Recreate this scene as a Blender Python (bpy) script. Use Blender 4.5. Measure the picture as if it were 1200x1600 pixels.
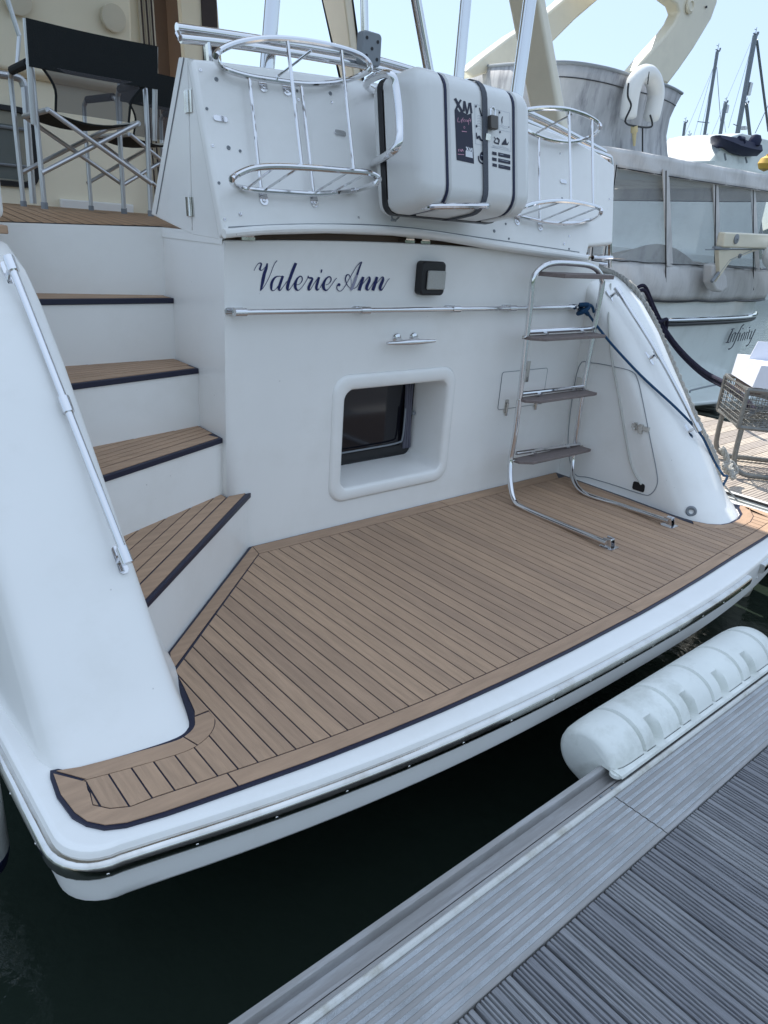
import bpy, math, random
from mathutils import Vector as V, Matrix
random.seed(7)
for o in list(bpy.data.objects): bpy.data.objects.remove(o)
S = bpy.context.scene
COL = S.collection
# ------------------------------------------------------------------ camera
EYE = V((0, 0, 1.40)); FPX = 1122.0
AX = V((1390, -335, 1122)).normalized(); FY = V((-1030, -515, 1122)).normalized()
UZ = AX.cross(FY).normalized(); FY = UZ.cross(AX).normalized()
def ray(px, py):
    d = V((px - 600, py - 800, FPX)); return V((AX.dot(d), FY.dot(d), UZ.dot(d)))
cd = bpy.data.cameras.new('camera'); cam = bpy.data.objects.new('camera', cd); COL.objects.link(cam)
M3 = Matrix(((AX[0], -AX[1], -AX[2]), (FY[0], -FY[1], -FY[2]), (UZ[0], -UZ[1], -UZ[2])))
cam.matrix_world = Matrix.Translation(EYE) @ M3.to_4x4()
cd.sensor_fit = 'HORIZONTAL'; cd.sensor_width = 36; cd.lens = 36 * FPX / 1200
cd.clip_start = 0.05; cd.clip_end = 2000
S.camera = cam
S.render.resolution_x = 768; S.render.resolution_y = 1024
# ------------------------------------------------------------------ light
SUN_EL, SUN_AZ = math.radians(55), math.radians(10)      # azimuth measured from +Y towards +X
sd = V((math.cos(SUN_EL) * math.sin(SUN_AZ), math.cos(SUN_EL) * math.cos(SUN_AZ), math.sin(SUN_EL)))
w = bpy.data.worlds.new('World'); S.world = w; w.use_nodes = True
nt = w.node_tree; bg = nt.nodes['Background']
sky = nt.nodes.new('ShaderNodeTexSky'); sky.sky_type = 'NISHITA'; sky.sun_disc = False
sky.sun_elevation = SUN_EL; sky.sun_rotation = SUN_AZ
sky.air_density = 1.0; sky.dust_density = 0.0; sky.ozone_density = 1.0
# pale fill added to the sky, stronger overhead, to lift shaded surfaces
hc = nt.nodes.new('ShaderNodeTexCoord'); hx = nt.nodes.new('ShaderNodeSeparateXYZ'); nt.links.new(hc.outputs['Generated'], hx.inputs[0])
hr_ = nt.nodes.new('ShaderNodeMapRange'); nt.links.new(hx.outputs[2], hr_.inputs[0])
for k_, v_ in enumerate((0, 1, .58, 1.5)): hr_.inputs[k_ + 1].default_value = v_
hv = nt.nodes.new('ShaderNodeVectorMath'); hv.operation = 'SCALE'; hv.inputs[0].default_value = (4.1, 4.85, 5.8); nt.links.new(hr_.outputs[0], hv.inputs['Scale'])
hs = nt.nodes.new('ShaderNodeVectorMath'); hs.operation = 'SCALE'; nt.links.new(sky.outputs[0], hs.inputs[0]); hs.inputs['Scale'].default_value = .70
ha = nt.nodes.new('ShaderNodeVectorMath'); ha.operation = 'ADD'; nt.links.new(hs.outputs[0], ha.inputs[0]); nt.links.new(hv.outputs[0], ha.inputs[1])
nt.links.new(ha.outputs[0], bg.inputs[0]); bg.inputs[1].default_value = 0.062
sl = bpy.data.lights.new('sun', 'SUN'); sl.energy = 3.2; sl.angle = math.radians(0.5); sl.color = (1, .95, .87)
so = bpy.data.objects.new('sun', sl); COL.objects.link(so); so.rotation_euler = sd.to_track_quat('Z', 'Y').to_euler()
S.view_settings.view_transform = 'Standard'; S.view_settings.look = 'None'
S.view_settings.exposure = 1.1; S.view_settings.gamma = 1
# ------------------------------------------------------------------ helpers
def at(px, py, X=None, Y=None, Z=None):
    d = ray(px, py)
    t = (X - EYE[0]) / d[0] if X is not None else (Y - EYE[1]) / d[1] if Y is not None else (Z - EYE[2]) / d[2]
    return EYE + d * t
def onplane(px, py, p0, n):
    d = ray(px, py); return EYE + d * ((p0 - EYE).dot(n) / d.dot(n))
WO = {}; XF = [None]
def tag(o, label=None, cat=None, group=None, kind=None):
    if label: o['label'] = label
    if cat: o['category'] = cat
    if group: o['group'] = group
    if kind: o['kind'] = kind
    return o
def thing(name, loc, label, cat, group=None, kind=None):
    o = bpy.data.objects.new(name, None); COL.objects.link(o); o.location = loc; WO[o] = V(loc)
    o.empty_display_size = .2
    return tag(o, label, cat, group, kind)
def dup(o, loc, rz, label, parent=None):
    c = o.copy(); COL.objects.link(c)
    if parent is None:
        c.location = loc; c.rotation_euler = (0, 0, rz); c['label'] = label; WO[c] = V(loc)
    else: c.parent = parent
    for ch in [x for x in bpy.data.objects if x.parent == o]: dup(ch, None, 0, None, c)
    return c
def crom(pts, n=6, closed=False):
    P = [V(p) for p in pts]; out = []; N = len(P)
    rng = range(N if closed else N - 1)
    for i in rng:
        g = (lambda k: P[k % N]) if closed else (lambda k: P[min(max(k, 0), N - 1)])
        a, b, c, d = g(i - 1), g(i), g(i + 1), g(i + 2)
        for j in range(n):
            t = j / n
            out.append(.5 * ((2 * b) + (c - a) * t + (2 * a - 5 * b + 4 * c - d) * t * t + (3 * b - a - 3 * c + d) * t ** 3))
    if not closed: out.append(P[-1])
    return out
def each(shapes, name, m, parent=None, **k):
    for s_ in shapes: s_.build(name, m, parent, **k)
class MB:
    def __init__(s): s.v = []; s.f = []
    def poly(s, pts, flip=False):
        i = len(s.v); s.v += [V(p) for p in pts]; r = list(range(i, i + len(pts)))
        s.f.append(r[::-1] if flip else r); return s
    def box(s, a, b):
        x0, y0, z0 = a; x1, y1, z1 = b; i = len(s.v)
        s.v += [V(p) for p in ((x0,y0,z0),(x1,y0,z0),(x1,y1,z0),(x0,y1,z0),(x0,y0,z1),(x1,y0,z1),(x1,y1,z1),(x0,y1,z1))]
        s.f += [[i+k for k in q] for q in ((3,2,1,0),(4,5,6,7),(0,1,5,4),(1,2,6,5),(2,3,7,6),(3,0,4,7))]; return s
    def prism(s, pts, off, back=True):
        """closed outline pts, extruded by vector off"""
        off = V(off); i = len(s.v); n = len(pts)
        s.v += [V(p) for p in pts] + [V(p) + off for p in pts]
        s.f.append([i + k for k in range(n)][::-1])
        if back: s.f.append([i + n + k for k in range(n)])
        for k in range(n): s.f.append([i + k, i + (k + 1) % n, i + n + (k + 1) % n, i + n + k])
        return s
    def tube(s, pts, r, n=10, closed=False, cap=True, flat=None):
        P = [V(p) for p in pts]; N = len(P); i0 = len(s.v)
        rr = r if isinstance(r, (list, tuple)) else [r] * N
        T = []
        for k in range(N):
            a = P[(k - 1) % N] if closed else P[max(k - 1, 0)]; b = P[(k + 1) % N] if closed else P[min(k + 1, N - 1)]
            T.append((b - a).normalized() if (b - a).length > 1e-9 else V((0, 0, 1)))
        up = V((0, 0, 1)) if abs(T[0].z) < .9 else V((0, 1, 0))
        u = T[0].cross(up).normalized()
        for k in range(N):
            u = (u - T[k] * u.dot(T[k])).normalized(); w_ = T[k].cross(u)
            for j in range(n):
                a = 2 * math.pi * j / n; f2 = flat if flat else 1
                s.v.append(P[k] + u * math.cos(a) * rr[k] + w_ * math.sin(a) * rr[k] * f2)
        for k in range(N if closed else N - 1):
            for j in range(n):
                a = i0 + k * n; b = i0 + ((k + 1) % N) * n
                s.f.append([a + j, a + (j + 1) % n, b + (j + 1) % n, b + j])
        if cap and not closed:
            s.f.append([i0 + j for j in range(n)][::-1]); s.f.append([i0 + (N - 1) * n + j for j in range(n)])
        return s
    def loft(s, rings, closed=True, caps=True):
        i0 = len(s.v); n = len(rings[0])
        for R_ in rings: s.v += [V(p) for p in R_]
        for k in range(len(rings) - 1):
            for j in range(n if closed else n - 1):
                a = i0 + k * n; b = a + n; s.f.append([a + j, a + (j + 1) % n, b + (j + 1) % n, b + j])
        if caps and closed:
            s.f.append([i0 + j for j in range(n)][::-1]); s.f.append([i0 + (len(rings) - 1) * n + j for j in range(n)])
        return s
    def lathe(s, c, ax, prof, n=20):
        c = V(c); ax = V(ax).normalized(); u = ax.orthogonal().normalized(); w_ = ax.cross(u)
        rings = [[c + ax * h + (u * math.cos(2*math.pi*j/n) + w_ * math.sin(2*math.pi*j/n)) * max(r, 1e-4) for j in range(n)] for r, h in prof]
        return s.loft(rings)
    def build(s, name, mat, parent=None, smooth=35, bevel=0, seg=2, label=None, solid=0, sub=0):
        m = bpy.data.meshes.new(name); og = WO.get(parent, V((0, 0, 0)))
        vv = [XF[0] @ v for v in s.v] if XF[0] else s.v
        m.from_pydata([tuple(v - og) for v in vv], [], s.f); m.validate(); m.update()
        import bmesh
        b = bmesh.new(); b.from_mesh(m); bmesh.ops.remove_doubles(b, verts=b.verts, dist=1e-5)
        if not s.keep: bmesh.ops.recalc_face_normals(b, faces=b.faces)
        b.to_mesh(m); b.free()
        m.materials.append(mat)
        if smooth:
            for p in m.polygons: p.use_smooth = True
            m.set_sharp_from_angle(angle=math.radians(smooth))
        o = bpy.data.objects.new(name, m); COL.objects.link(o)
        if parent: o.parent = parent
        WO[o] = og
        if solid: q = o.modifiers.new('t', 'SOLIDIFY'); q.thickness = solid; q.offset = 0
        if bevel:
            q = o.modifiers.new('b', 'BEVEL'); q.width = bevel; q.segments = seg; q.limit_method = 'ANGLE'; q.angle_limit = math.radians(35)
            q.harden_normals = False
        if sub: q = o.modifiers.new('s', 'SUBSURF'); q.levels = q.render_levels = sub
        if label: o['label'] = label
        return o
    keep = False
def smooth_ring(pts, n): return [tuple(p)[:2] for p in crom([(*p, 0) for p in pts], n)]
def rrect(x0, x1, y0, y1, r, n=6):
    out = []
    for cx, cy, a0 in ((x1 - r, y1 - r, 0), (x0 + r, y1 - r, 90), (x0 + r, y0 + r, 180), (x1 - r, y0 + r, 270)):
        for k in range(n + 1):
            a = math.radians(a0 + 90 * k / n); out.append((cx + r * math.cos(a), cy + r * math.sin(a)))
    return out
def clipx(poly, x, keepless):
    out = []; n = len(poly)
    ins = (lambda p: p[0] <= x) if keepless else (lambda p: p[0] >= x)
    for i in range(n):
        a, b = poly[i], poly[(i + 1) % n]
        if ins(a): out.append(a)
        if ins(a) != ins(b):
            t = (x - a[0]) / (b[0] - a[0]); out.append((x, a[1] + (b[1] - a[1]) * t))
    return out
def strips(mb, poly, pitch, gap, x0, fn, h, step=None):
    """cut a 2D polygon into planks along y; fn maps (x,y,h)->3D"""
    xs = [p[0] for p in poly]; k = math.floor((min(xs) - x0) / pitch)
    while x0 + k * pitch < max(xs):
        a = x0 + k * pitch; q = clipx(clipx(poly, a + gap / 2, False), a + pitch - gap / 2, True)
        k += 1
        if len(q) < 3: continue
        ar = abs(sum(q[i][0] * q[(i+1) % len(q)][1] - q[(i+1) % len(q)][0] * q[i][1] for i in range(len(q)))) / 2
        if ar < 1e-4: continue
        lo = [fn(p[0], p[1], 0) for p in q]; hi = [fn(p[0], p[1], h) for p in q]
        i = len(mb.v); n = len(q); mb.v += [V(p) for p in lo + hi]
        mb.f.append([i + n + j for j in range(n)])
        for j in range(n): mb.f.append([i + j, i + (j + 1) % n, i + n + (j + 1) % n, i + n + j])
# ------------------------------------------------------------------ materials
def mat(name, col, rough=.5, metal=0, spec=.5, coat=0, alpha=1, trans=0, ior=1.45, var=0, vscale=3, bump=0, bscale=40, island=0, stretch=(1,1,1), rvar=0, stain=None, sscale=2, samt=.5, cr=.08, specks=0):
    m = bpy.data.materials.new(name); m.use_nodes = True; N = m.node_tree.nodes; L = m.node_tree.links
    b = N['Principled BSDF']; b.inputs['Base Color'].default_value = (*col, 1)
    b.inputs['Roughness'].default_value = rough; b.inputs['Metallic'].default_value = metal
    b.inputs['Specular IOR Level'].default_value = spec; b.inputs['Coat Weight'].default_value = coat
    b.inputs['Coat Roughness'].default_value = cr; b.inputs['Alpha'].default_value = alpha
    b.inputs['Transmission Weight'].default_value = trans; b.inputs['IOR'].default_value = ior
    tc = N.new('ShaderNodeTexCoord'); mp = N.new('ShaderNodeMapping'); L.new(tc.outputs['Object'], mp.inputs[0]); mp.inputs['Scale'].default_value = stretch
    cur = None
    def mix(a, bcol, fac, mode='MULTIPLY'):
        x = N.new('ShaderNodeMix'); x.data_type = 'RGBA'; x.blend_type = mode
        if hasattr(fac, 'links'): L.new(fac, x.inputs[0])
        else: x.inputs[0].default_value = fac
        if hasattr(a, 'links'): L.new(a, x.inputs[6])
        else: x.inputs[6].default_value = (*a, 1)
        if hasattr(bcol, 'links'): L.new(bcol, x.inputs[7])
        else: x.inputs[7].default_value = (*bcol, 1)
        return x.outputs[2]
    def noise(sc, det=5, rg=.55):
        n = N.new('ShaderNodeTexNoise'); n.inputs['Scale'].default_value = sc; n.inputs['Detail'].default_value = det; n.inputs['Roughness'].default_value = rg
        L.new(mp.outputs[0], n.inputs[0]); return n.outputs[0]
    def mr(src, a, b_, c, d):
        q = N.new('ShaderNodeMapRange'); L.new(src, q.inputs[0])
        for i, x in enumerate((a, b_, c, d)): q.inputs[i + 1].default_value = x
        return q.outputs[0]
    cur = col
    if var:
        f = mr(noise(vscale), .3, .7, 1 - var, 1 + var * .6)
        c = N.new('ShaderNodeCombineColor'); [L.new(f, c.inputs[i]) for i in range(3)]; cur = mix(cur, c.outputs[0], 1.0)
    if island:
        g = N.new('ShaderNodeNewGeometry'); f = mr(g.outputs['Random Per Island'], 0, 1, 1 - island, 1 + island)
        c = N.new('ShaderNodeCombineColor'); L.new(f, c.inputs[0]); L.new(f, c.inputs[1]); L.new(mr(g.outputs['Random Per Island'], 0, 1, 1 - island * .6, 1 + island * 1.2), c.inputs[2])
        cur = mix(cur, c.outputs[0], 1.0)
    if stain:
        f = mr(noise(sscale, 8, .65), .5, .72, 0, samt); cur = mix(cur, stain, f, 'MIX')
    if specks:
        vo = N.new('ShaderNodeTexVoronoi'); vo.inputs['Scale'].default_value = 14; L.new(mp.outputs[0], vo.inputs[0])
        f = mr(vo.outputs['Distance'], .02, .05, 1, 0); g_ = mr(noise(5, 2), .52, .6, 0, specks); mm = N.new('ShaderNodeMath'); mm.operation = 'MULTIPLY'; L.new(f, mm.inputs[0]); L.new(g_, mm.inputs[1])
        cur = mix(cur, (.25, .24, .22), mm.outputs[0], 'MIX')
    if hasattr(cur, 'links'): L.new(cur, b.inputs['Base Color'])
    if rvar: L.new(mr(noise(vscale * 1.7), .3, .7, max(rough - rvar, .02), rough + rvar), b.inputs['Roughness'])
    if bump:
        bp = N.new('ShaderNodeBump'); bp.inputs['Strength'].default_value = bump; bp.inputs['Distance'].default_value = .01
        L.new(noise(bscale, 4), bp.inputs['Height']); L.new(bp.outputs[0], b.inputs['Normal'])
    return m
GEL = mat('white_gelcoat', (.84, .83, .80), .36, coat=.35, specks=.5, var=.035, vscale=1.6, rvar=.06, stain=(.55, .52, .44), sscale=3.5, samt=.14, cr=.10)
GEL2 = mat('ivory_gelcoat', (.72, .66, .52), .35, coat=.3, var=.05, vscale=1.5, stain=(.4, .36, .3), samt=.2)
GELI = mat('neighbour_gelcoat', (.66, .70, .68), .28, coat=.4, var=.06, vscale=1.2, stain=(.4, .42, .38), samt=.35)
TEAK = mat('teak', (.40, .262, .165), .62, island=.10, var=.15, vscale=9, stretch=(9, .8, 4), bump=.25, bscale=60, stain=(.18, .13, .10), sscale=4, samt=.25)
TEAKX = mat('teak_margin', (.41, .268, .17), .62, island=.07, var=.16, vscale=7, stretch=(.9, 6, 4), bump=.2, bscale=60)
NAVY = mat('navy_caulk', (.012, .014, .035), .45)
SS = mat('stainless', (.70, .70, .71), .08, 1, rvar=.04, vscale=14)
SSR = mat('weathered_stainless', (.66, .65, .62), .14, 1, rvar=.07, vscale=6, var=.12, stain=(.25, .21, .16), sscale=9, samt=.4, bump=.06, bscale=9)
ALU = mat('brushed_aluminium', (.58, .59, .60), .38, .85, var=.1, vscale=6)
ALUP = mat('pontoon_aluminium', (.33, .32, .31), .48, .35, var=.14, vscale=5, stretch=(.5, 5, 1), bump=.2, bscale=90, stain=(.55, .56, .58), sscale=6, samt=.5)
BLK = mat('black_plastic', (.012, .012, .014), .4)
DARK = mat('dark_glass', (.008, .008, .012), .08, spec=.6)
INNER = mat('cabin_dark', (.02, .018, .022), .6)
RAFT = mat('canister_plastic', (.72, .72, .70), .32, coat=.2, var=.04, vscale=2)
STRAP = mat('grey_webbing', (.10, .11, .13), .8, bump=.6, bscale=300)
NAVYS = mat('navy_strap', (.01, .015, .05), .6)
FEND = mat('fender_plastic', (.74, .76, .72), .38, var=.08, vscale=4, stain=(.36, .37, .31), sscale=7, samt=.5, specks=.7, bump=.12, bscale=35)
CLOTH = mat('black_canvas', (.010, .013, .014), .9, bump=.4, bscale=200)
MESH = mat('grey_mesh_fabric', (.10, .10, .11), .9, alpha=.66)
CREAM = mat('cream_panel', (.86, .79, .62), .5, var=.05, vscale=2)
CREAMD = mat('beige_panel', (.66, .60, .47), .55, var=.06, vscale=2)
BROWN = mat('brown_door_blind', (.16, .11, .085), .6, var=.1)
BARK = mat('dark_frame', (.035, .02, .018), .5)
CANVD = mat('grimy_grey_canvas', (.44, .44, .45), .85, var=.2, vscale=2.5, bump=.5, bscale=14, stain=(.10, .10, .12), sscale=2.4, samt=.8, stretch=(2.0, 2.0, .6))
CANV = mat('dirty_white_canvas', (.60, .59, .58), .85, var=.08, vscale=2.5, bump=.5, bscale=14, stain=(.25, .25, .26), sscale=3.0, samt=.35, stretch=(2.0, 2.0, .6))
CANV2 = mat('cream_canvas', (.60, .58, .53), .85, var=.08, vscale=3, bump=.5, bscale=10, stain=(.25, .23, .22), sscale=5, samt=.5)
VINYL = mat('clear_vinyl', (.60, .65, .72), .10, alpha=.26, spec=.7, bump=.35, bscale=5)
BOARD = mat('pontoon_timber', (.25, .25, .25), .75, island=.13, var=.22, vscale=10, stretch=(7, .7, 3), bump=.5, bscale=60, stain=(.06, .065, .08), sscale=6, samt=.5)
BOARD2 = mat('dry_timber', (.46, .40, .32), .8, island=.22, var=.3, vscale=10, stretch=(.7, 7, 3), bump=.3, bscale=60)
RUBW = mat('white_rubber', (.6, .6, .57), .6, stain=(.3, .27, .2), sscale=14, samt=.7)
ROPEB = mat('blue_rope', (.01, .06, .14), .8, bump=1, bscale=120)
ROPEN = mat('navy_rope', (.012, .01, .03), .85, bump=1, bscale=90)
ROPEW = mat('white_rope', (.42, .41, .38), .85, bump=1, bscale=120, var=.2, vscale=60)
ROPEC = mat('cream_cord', (.5, .5, .46), .85)
GREYP = mat('grey_plastic', (.22, .24, .26), .5)
WOODG = mat('weathered_step_wood', (.19, .155, .145), .7, var=.2, vscale=20, stretch=(1, 6, 6))
INK = mat('navy_vinyl_lettering', (.008, .012, .09), .3)
INKF = mat('faded_lettering', (.27, .27, .36), .4)
INKK = mat('black_print', (.012, .014, .035), .45)
INKG = mat('grey_print', (.35, .38, .44), .5)
INKP = mat('pink_print', (.62, .32, .42), .5)
INKW = mat('white_print', (.7, .72, .75), .5)
GALV = mat('galvanised_steel', (.22, .22, .21), .5, .5, var=.2, vscale=20)
CARD = mat('white_carton', (.72, .74, .82), .6, var=.04)
YEL = mat('yellow_buoy_skin', (.7, .42, .08), .5)
MAST = mat('anodised_mast', (.20, .23, .27), .45, .4)
LENS = mat('ribbed_lens', (.40, .40, .37), .3, bump=.6, bscale=100)
NAVYH = mat('navy_hull_paint', (.010, .012, .05), .55)
# water
WAT = bpy.data.materials.new('harbour_water'); WAT.use_nodes = True
_n = WAT.node_tree.nodes; _l = WAT.node_tree.links; _b = _n['Principled BSDF']
_b.inputs['Base Color'].default_value = (.016, .024, .018, 1); _b.inputs['Roughness'].default_value = .06; _b.inputs['IOR'].default_value = 1.33
_t = _n.new('ShaderNodeTexCoord'); _w1 = _n.new('ShaderNodeTexNoise'); _w1.inputs['Scale'].default_value = 3; _w1.inputs['Detail'].default_value = 6
_l.new(_t.outputs['Object'], _w1.inputs[0]); _bp = _n.new('ShaderNodeBump'); _bp.inputs['Strength'].default_value = .55; _bp.inputs['Distance'].default_value = .05
_l.new(_w1.outputs[0], _bp.inputs['Height']); _l.new(_bp.outputs[0], _b.inputs['Normal'])
WZ = -.65
# ------------------------------------------------------------------ setting
q = MB(); q.poly([(-700, -700, WZ), (700, -700, WZ), (700, 700, WZ), (-700, 700, WZ)]); tag(q.build('water', WAT, smooth=0), kind='structure')
HILLM = mat('wooded_shore', (.05, .08, .06), .9, var=.4, vscale=.05)
rg = []
for j, (rad, hh) in enumerate(((420, -1), (430, 1), (470, 1), (560, 0))):
    rg.append([(rad * math.cos(a * math.pi / 60), rad * math.sin(a * math.pi / 60), (-1 if hh < 0 else 6 + hh * (22 + 10 * math.sin(a * .5) + 7 * math.sin(a * 1.3)))) for a in range(120)])
q = MB(); q.loft(rg, caps=False); tag(q.build('far_shore', HILLM), kind='structure')
# ---- pontoon (the walkway the camera stands on)
PZ = -.15
pont = thing('pontoon', (0, 0, PZ), None, None, kind='structure')
def pbox(mb, y0, y1, z0, z1, x0=-4, x1=45, dx=None): mb.box((x0, y0, z0), (x1, y1, z1))
q = MB()
prof = [(.905,-.42),(.905,-.148),(.902,-.142),(.886,-.142),(.883,-.148),(.883,-.172),(.872,-.176),(.852,-.176),(.846,-.160),(.838,-.160),(.838,-.19),(.834,-.19),(.834,-.158),(.818,-.158),(.818,-.45)]
q.loft([[(-4, y, z) for y, z in prof], [(45, y, z) for y, z in prof]])
q.build('edge_extrusion', ALUP, pont, 30)
q = MB(); pr = [(.8175,-.165),(.8175,-.146),(.812,-.1405),(.804,-.1405),(.800,-.146),(.800,-.165)]
q.loft([[(-4, y, z) for y, z in pr], [(45, y, z) for y, z in pr]]); q.build('rubbing_cord', RUBW, pont)
q = MB()      # aluminium cover plates with shallow flutes, one seam every three metres
ys = [.799]; fl = []
for k in range(7):
    y = .795 - k * .0245; fl += [(y, PZ), (y - .0115, PZ), (y - .0120, PZ - .0012), (y - .0235, PZ - .0012)]
fl = [(.799, PZ - .02), (.799, PZ)] + fl + [(.622, PZ), (.622, PZ - .02)]
x = 1.727 - 6; gq = MB()
while x < 45:
    q.loft([[(x + .002, y, z) for y, z in fl], [(x + 2.998, y, z) for y, z in fl]])
    for k in range(7): gq.box((x + .003, .795 - k * .0245 - .0112, PZ - .0005), (x + 2.997, .795 - k * .0245 - .0003, PZ + .0006))
    x += 3
q.build('cover_plate', ALUP, pont, 20)
gq.build('grip_strips', mat('knurled_grip', (.50, .52, .54), .6, .2, var=.16, vscale=8, bump=.8, bscale=260, stain=(.3, .29, .27), sscale=7, samt=.5), pont, 0)
q = MB(); q.box((-4, -1.6, PZ - .3), (45, .815, PZ - .03)); q.build('pontoon_frame', BLK, pont)
q = MB()
x = -4.0; rr = random.Random(3)
while x < 14:
    wd = .118; pf = [(0, -.028)]
    g1 = rr.uniform(.009, .014); gx = [.0] + [g1 + i * .0115 + rr.uniform(-.001, .001) for i in range(4)] + [.070 + rr.uniform(-.003, .003) + i * .0125 for i in range(3)]
    pf.append((.001, -.004)); pf.append((.004, 0))
    for g in gx[1:]:
        pf += [(g - .0030, 0), (g - .0010, -.008), (g + .0018, -.008), (g + .0036, 0)]
    pf += [(wd - .006, 0), (wd - .002, -.004), (wd - .001, -.028)]
    dz = rr.uniform(-.0015, .0015); y0 = .6195 + rr.uniform(-.001, .0005)
    q.loft([[(x + a, y0, PZ - .004 + b + dz) for a, b in pf], [(x + a, -1.55, PZ - .004 + b + dz) for a, b in pf]])
    x += wd + .004 + rr.uniform(0, .002)
q.build('decking_boards', BOARD, pont, 0)
q = MB()
for k in range(60): q.box((14 + k * .5, -1.55, PZ - .03), (14.49 + k * .5, .619, PZ - .004))
q.build('decking_boards', BOARD, pont, 0)
q = MB()
for p in ((.915, 0), ): pass
for (xx, yy) in ((1.70, .826), (1.76, .826), (4.70, .826), (4.76, .826)): q.lathe((xx, yy, -.158), (0, 0, 1), [(.006, 0), (.006, .002), (.003, .0026)], 10)
q.build('rivets', GREYP, pont)
# ---- finger pontoon
fing = thing('finger_pontoon', (6.1, 2, PZ), None, None, kind='structure')
q = MB(); y = .92; rr = random.Random(5)
while y < 16:
    wd = .1; pf = [(0, -.03), (.002, 0), (.02, 0), (.023, -.005), (.026, 0), (.045, 0), (.048, -.005), (.051, 0), (.072, 0), (.075, -.005), (.078, 0), (wd - .002, 0), (wd, -.03)]
    dz = rr.uniform(-.001, .001)
    q.loft([[(5.02, y + a, PZ + b + dz) for a, b in pf], [(7.31, y + a, PZ + b + dz) for a, b in pf]]); y += wd + .006
q.build('decking_boards', BOARD2, fing, 0)
q = MB(); q.box((5.03, .92, PZ - .3), (7.3, 16, PZ - .035)); q.build('pontoon_frame', BLK, fing)
q = MB(); pr = [(5.018, -.13), (4.95, -.135), (4.93, -.15), (4.925, -.20), (4.94, -.30), (5.018, -.32)]
q.loft([[(a, .93, b) for a, b in pr], [(a, 16, b) for a, b in pr]]); q.build('white_edge_strip', RUBW, fing)
q = MB(); q.tube([(4.945, .93, -.128), (4.945, 16, -.128)], .008, 6); q.build('edge_trim', BLK, fing)
# ------------------------------------------------------------------ MOTOR YACHT
Y0 = 2.66; XC = 2.37
yacht = thing('motor_yacht', (XC, 2.66, -.65), 'white motor yacht moored stern-to with teak swim platform and Valerie Ann on its transom', 'yacht')
def yo(X):      # outer edge of the platform (aft curve) at distance from the centre line
    return 1.162 + .036 * abs(X - XC) ** 2.5
def plat_ring(inset, z, n=40, rc=.12):
    """plan outline of platform rim, from port side forward end round the stern to starboard"""
    xl, xr = .31 + inset, 4.44 - inset; pts = []
    r = max(rc - inset * .2, .03)
    def ye(X): return yo(X) + inset
    pts.append((xl - .03, 3.2, z)); pts.append((xl - .012, 2.2, z))
    yc = ye(xl + r) + r * .98
    for k in range(9):
        a = math.radians(180 + 90 * k / 8); pts.append((xl + r + r * math.cos(a), yc + r * math.sin(a) * 1.0, z))
    for k in range(1, n): 
        X = xl + r + (xr - xl - 2 * r) * k / n; pts.append((X, ye(X), z))
    for k in range(9):
        a = math.radians(270 + 90 * k / 8); pts.append((xr - r + r * math.cos(a), yc + r * math.sin(a), z))
    pts.append((xr + .012, 2.2, z)); pts.append((xr + .03, 3.2, z))
    return pts
q = MB()
q.loft([plat_ring(.20, -.190), plat_ring(.035, -.187), plat_ring(.014, -.181), plat_ring(.004, -.167), plat_ring(.0, -.14), plat_ring(.0, -.026), plat_ring(.0015, -.018), plat_ring(.005, -.0105), plat_ring(.012, -.0055), plat_ring(.020, -.004), plat_ring(.05, -.004), plat_ring(.10, -.004)], closed=True, caps=True)
q.build('swim_platform', GEL, yacht, 25)
plat = bpy.data.objects['swim_platform']
# rub rail along the platform edge: two stainless lengths with a gap at starboard
ring = plat_ring(-.001, -.051)
seg1 = [p for p in ring if p[0] < 3.42 or p[1] < 0]
i1 = max(i for i, p in enumerate(ring) if p[0] <= 3.45 and p[1] < 1.3)
def rubber(pts):
    q = MB(); R_ = []
    P = [V(p) for p in pts]
    for k, p in enumerate(P):
        t = (P[min(k + 1, len(P) - 1)] - P[max(k - 1, 0)]).normalized(); nrm = V((t.y, -t.x, 0))
        if k == 0 or True:
            R_.append([p + nrm * a * .85 + V((0, 0, b * .82)) for a, b in ((-.01, -.030), (.014, -.030), (.023, -.027), (.027, -.018), (.0285, -.004), (.0285, .014), (.0268, .0225), (.0205, .028), (.010, .030), (-.01, .030))])
    q.loft(R_); return q
rub = rubber(ring[:i1 + 1]).build('rub_rail', SSR, yacht, 50)
rubber(ring[i1 + 2:]).build('rub_rail', SSR, yacht, 50)
q = MB()
L_ = 0; P = [V(p) for p in ring]
for a, b in zip(P, P[1:]):
    d = (b - a).length; t = (b - a).normalized() if d > 0 else V((1,0,0)); nrm = V((t.y, -t.x, 0)); s = 0
    while L_ + (d - s) > .21:
        s += .21 - L_; L_ = 0
        MB().lathe(a + t * s + nrm * .0225 + V((0, 0, -.008)), nrm + V((0, 0, -.3)), [(.0048, 0), (.0042, .0022), (.0015, .003)], 8).build('screw', SSR, rub)
    L_ += d - s
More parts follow.
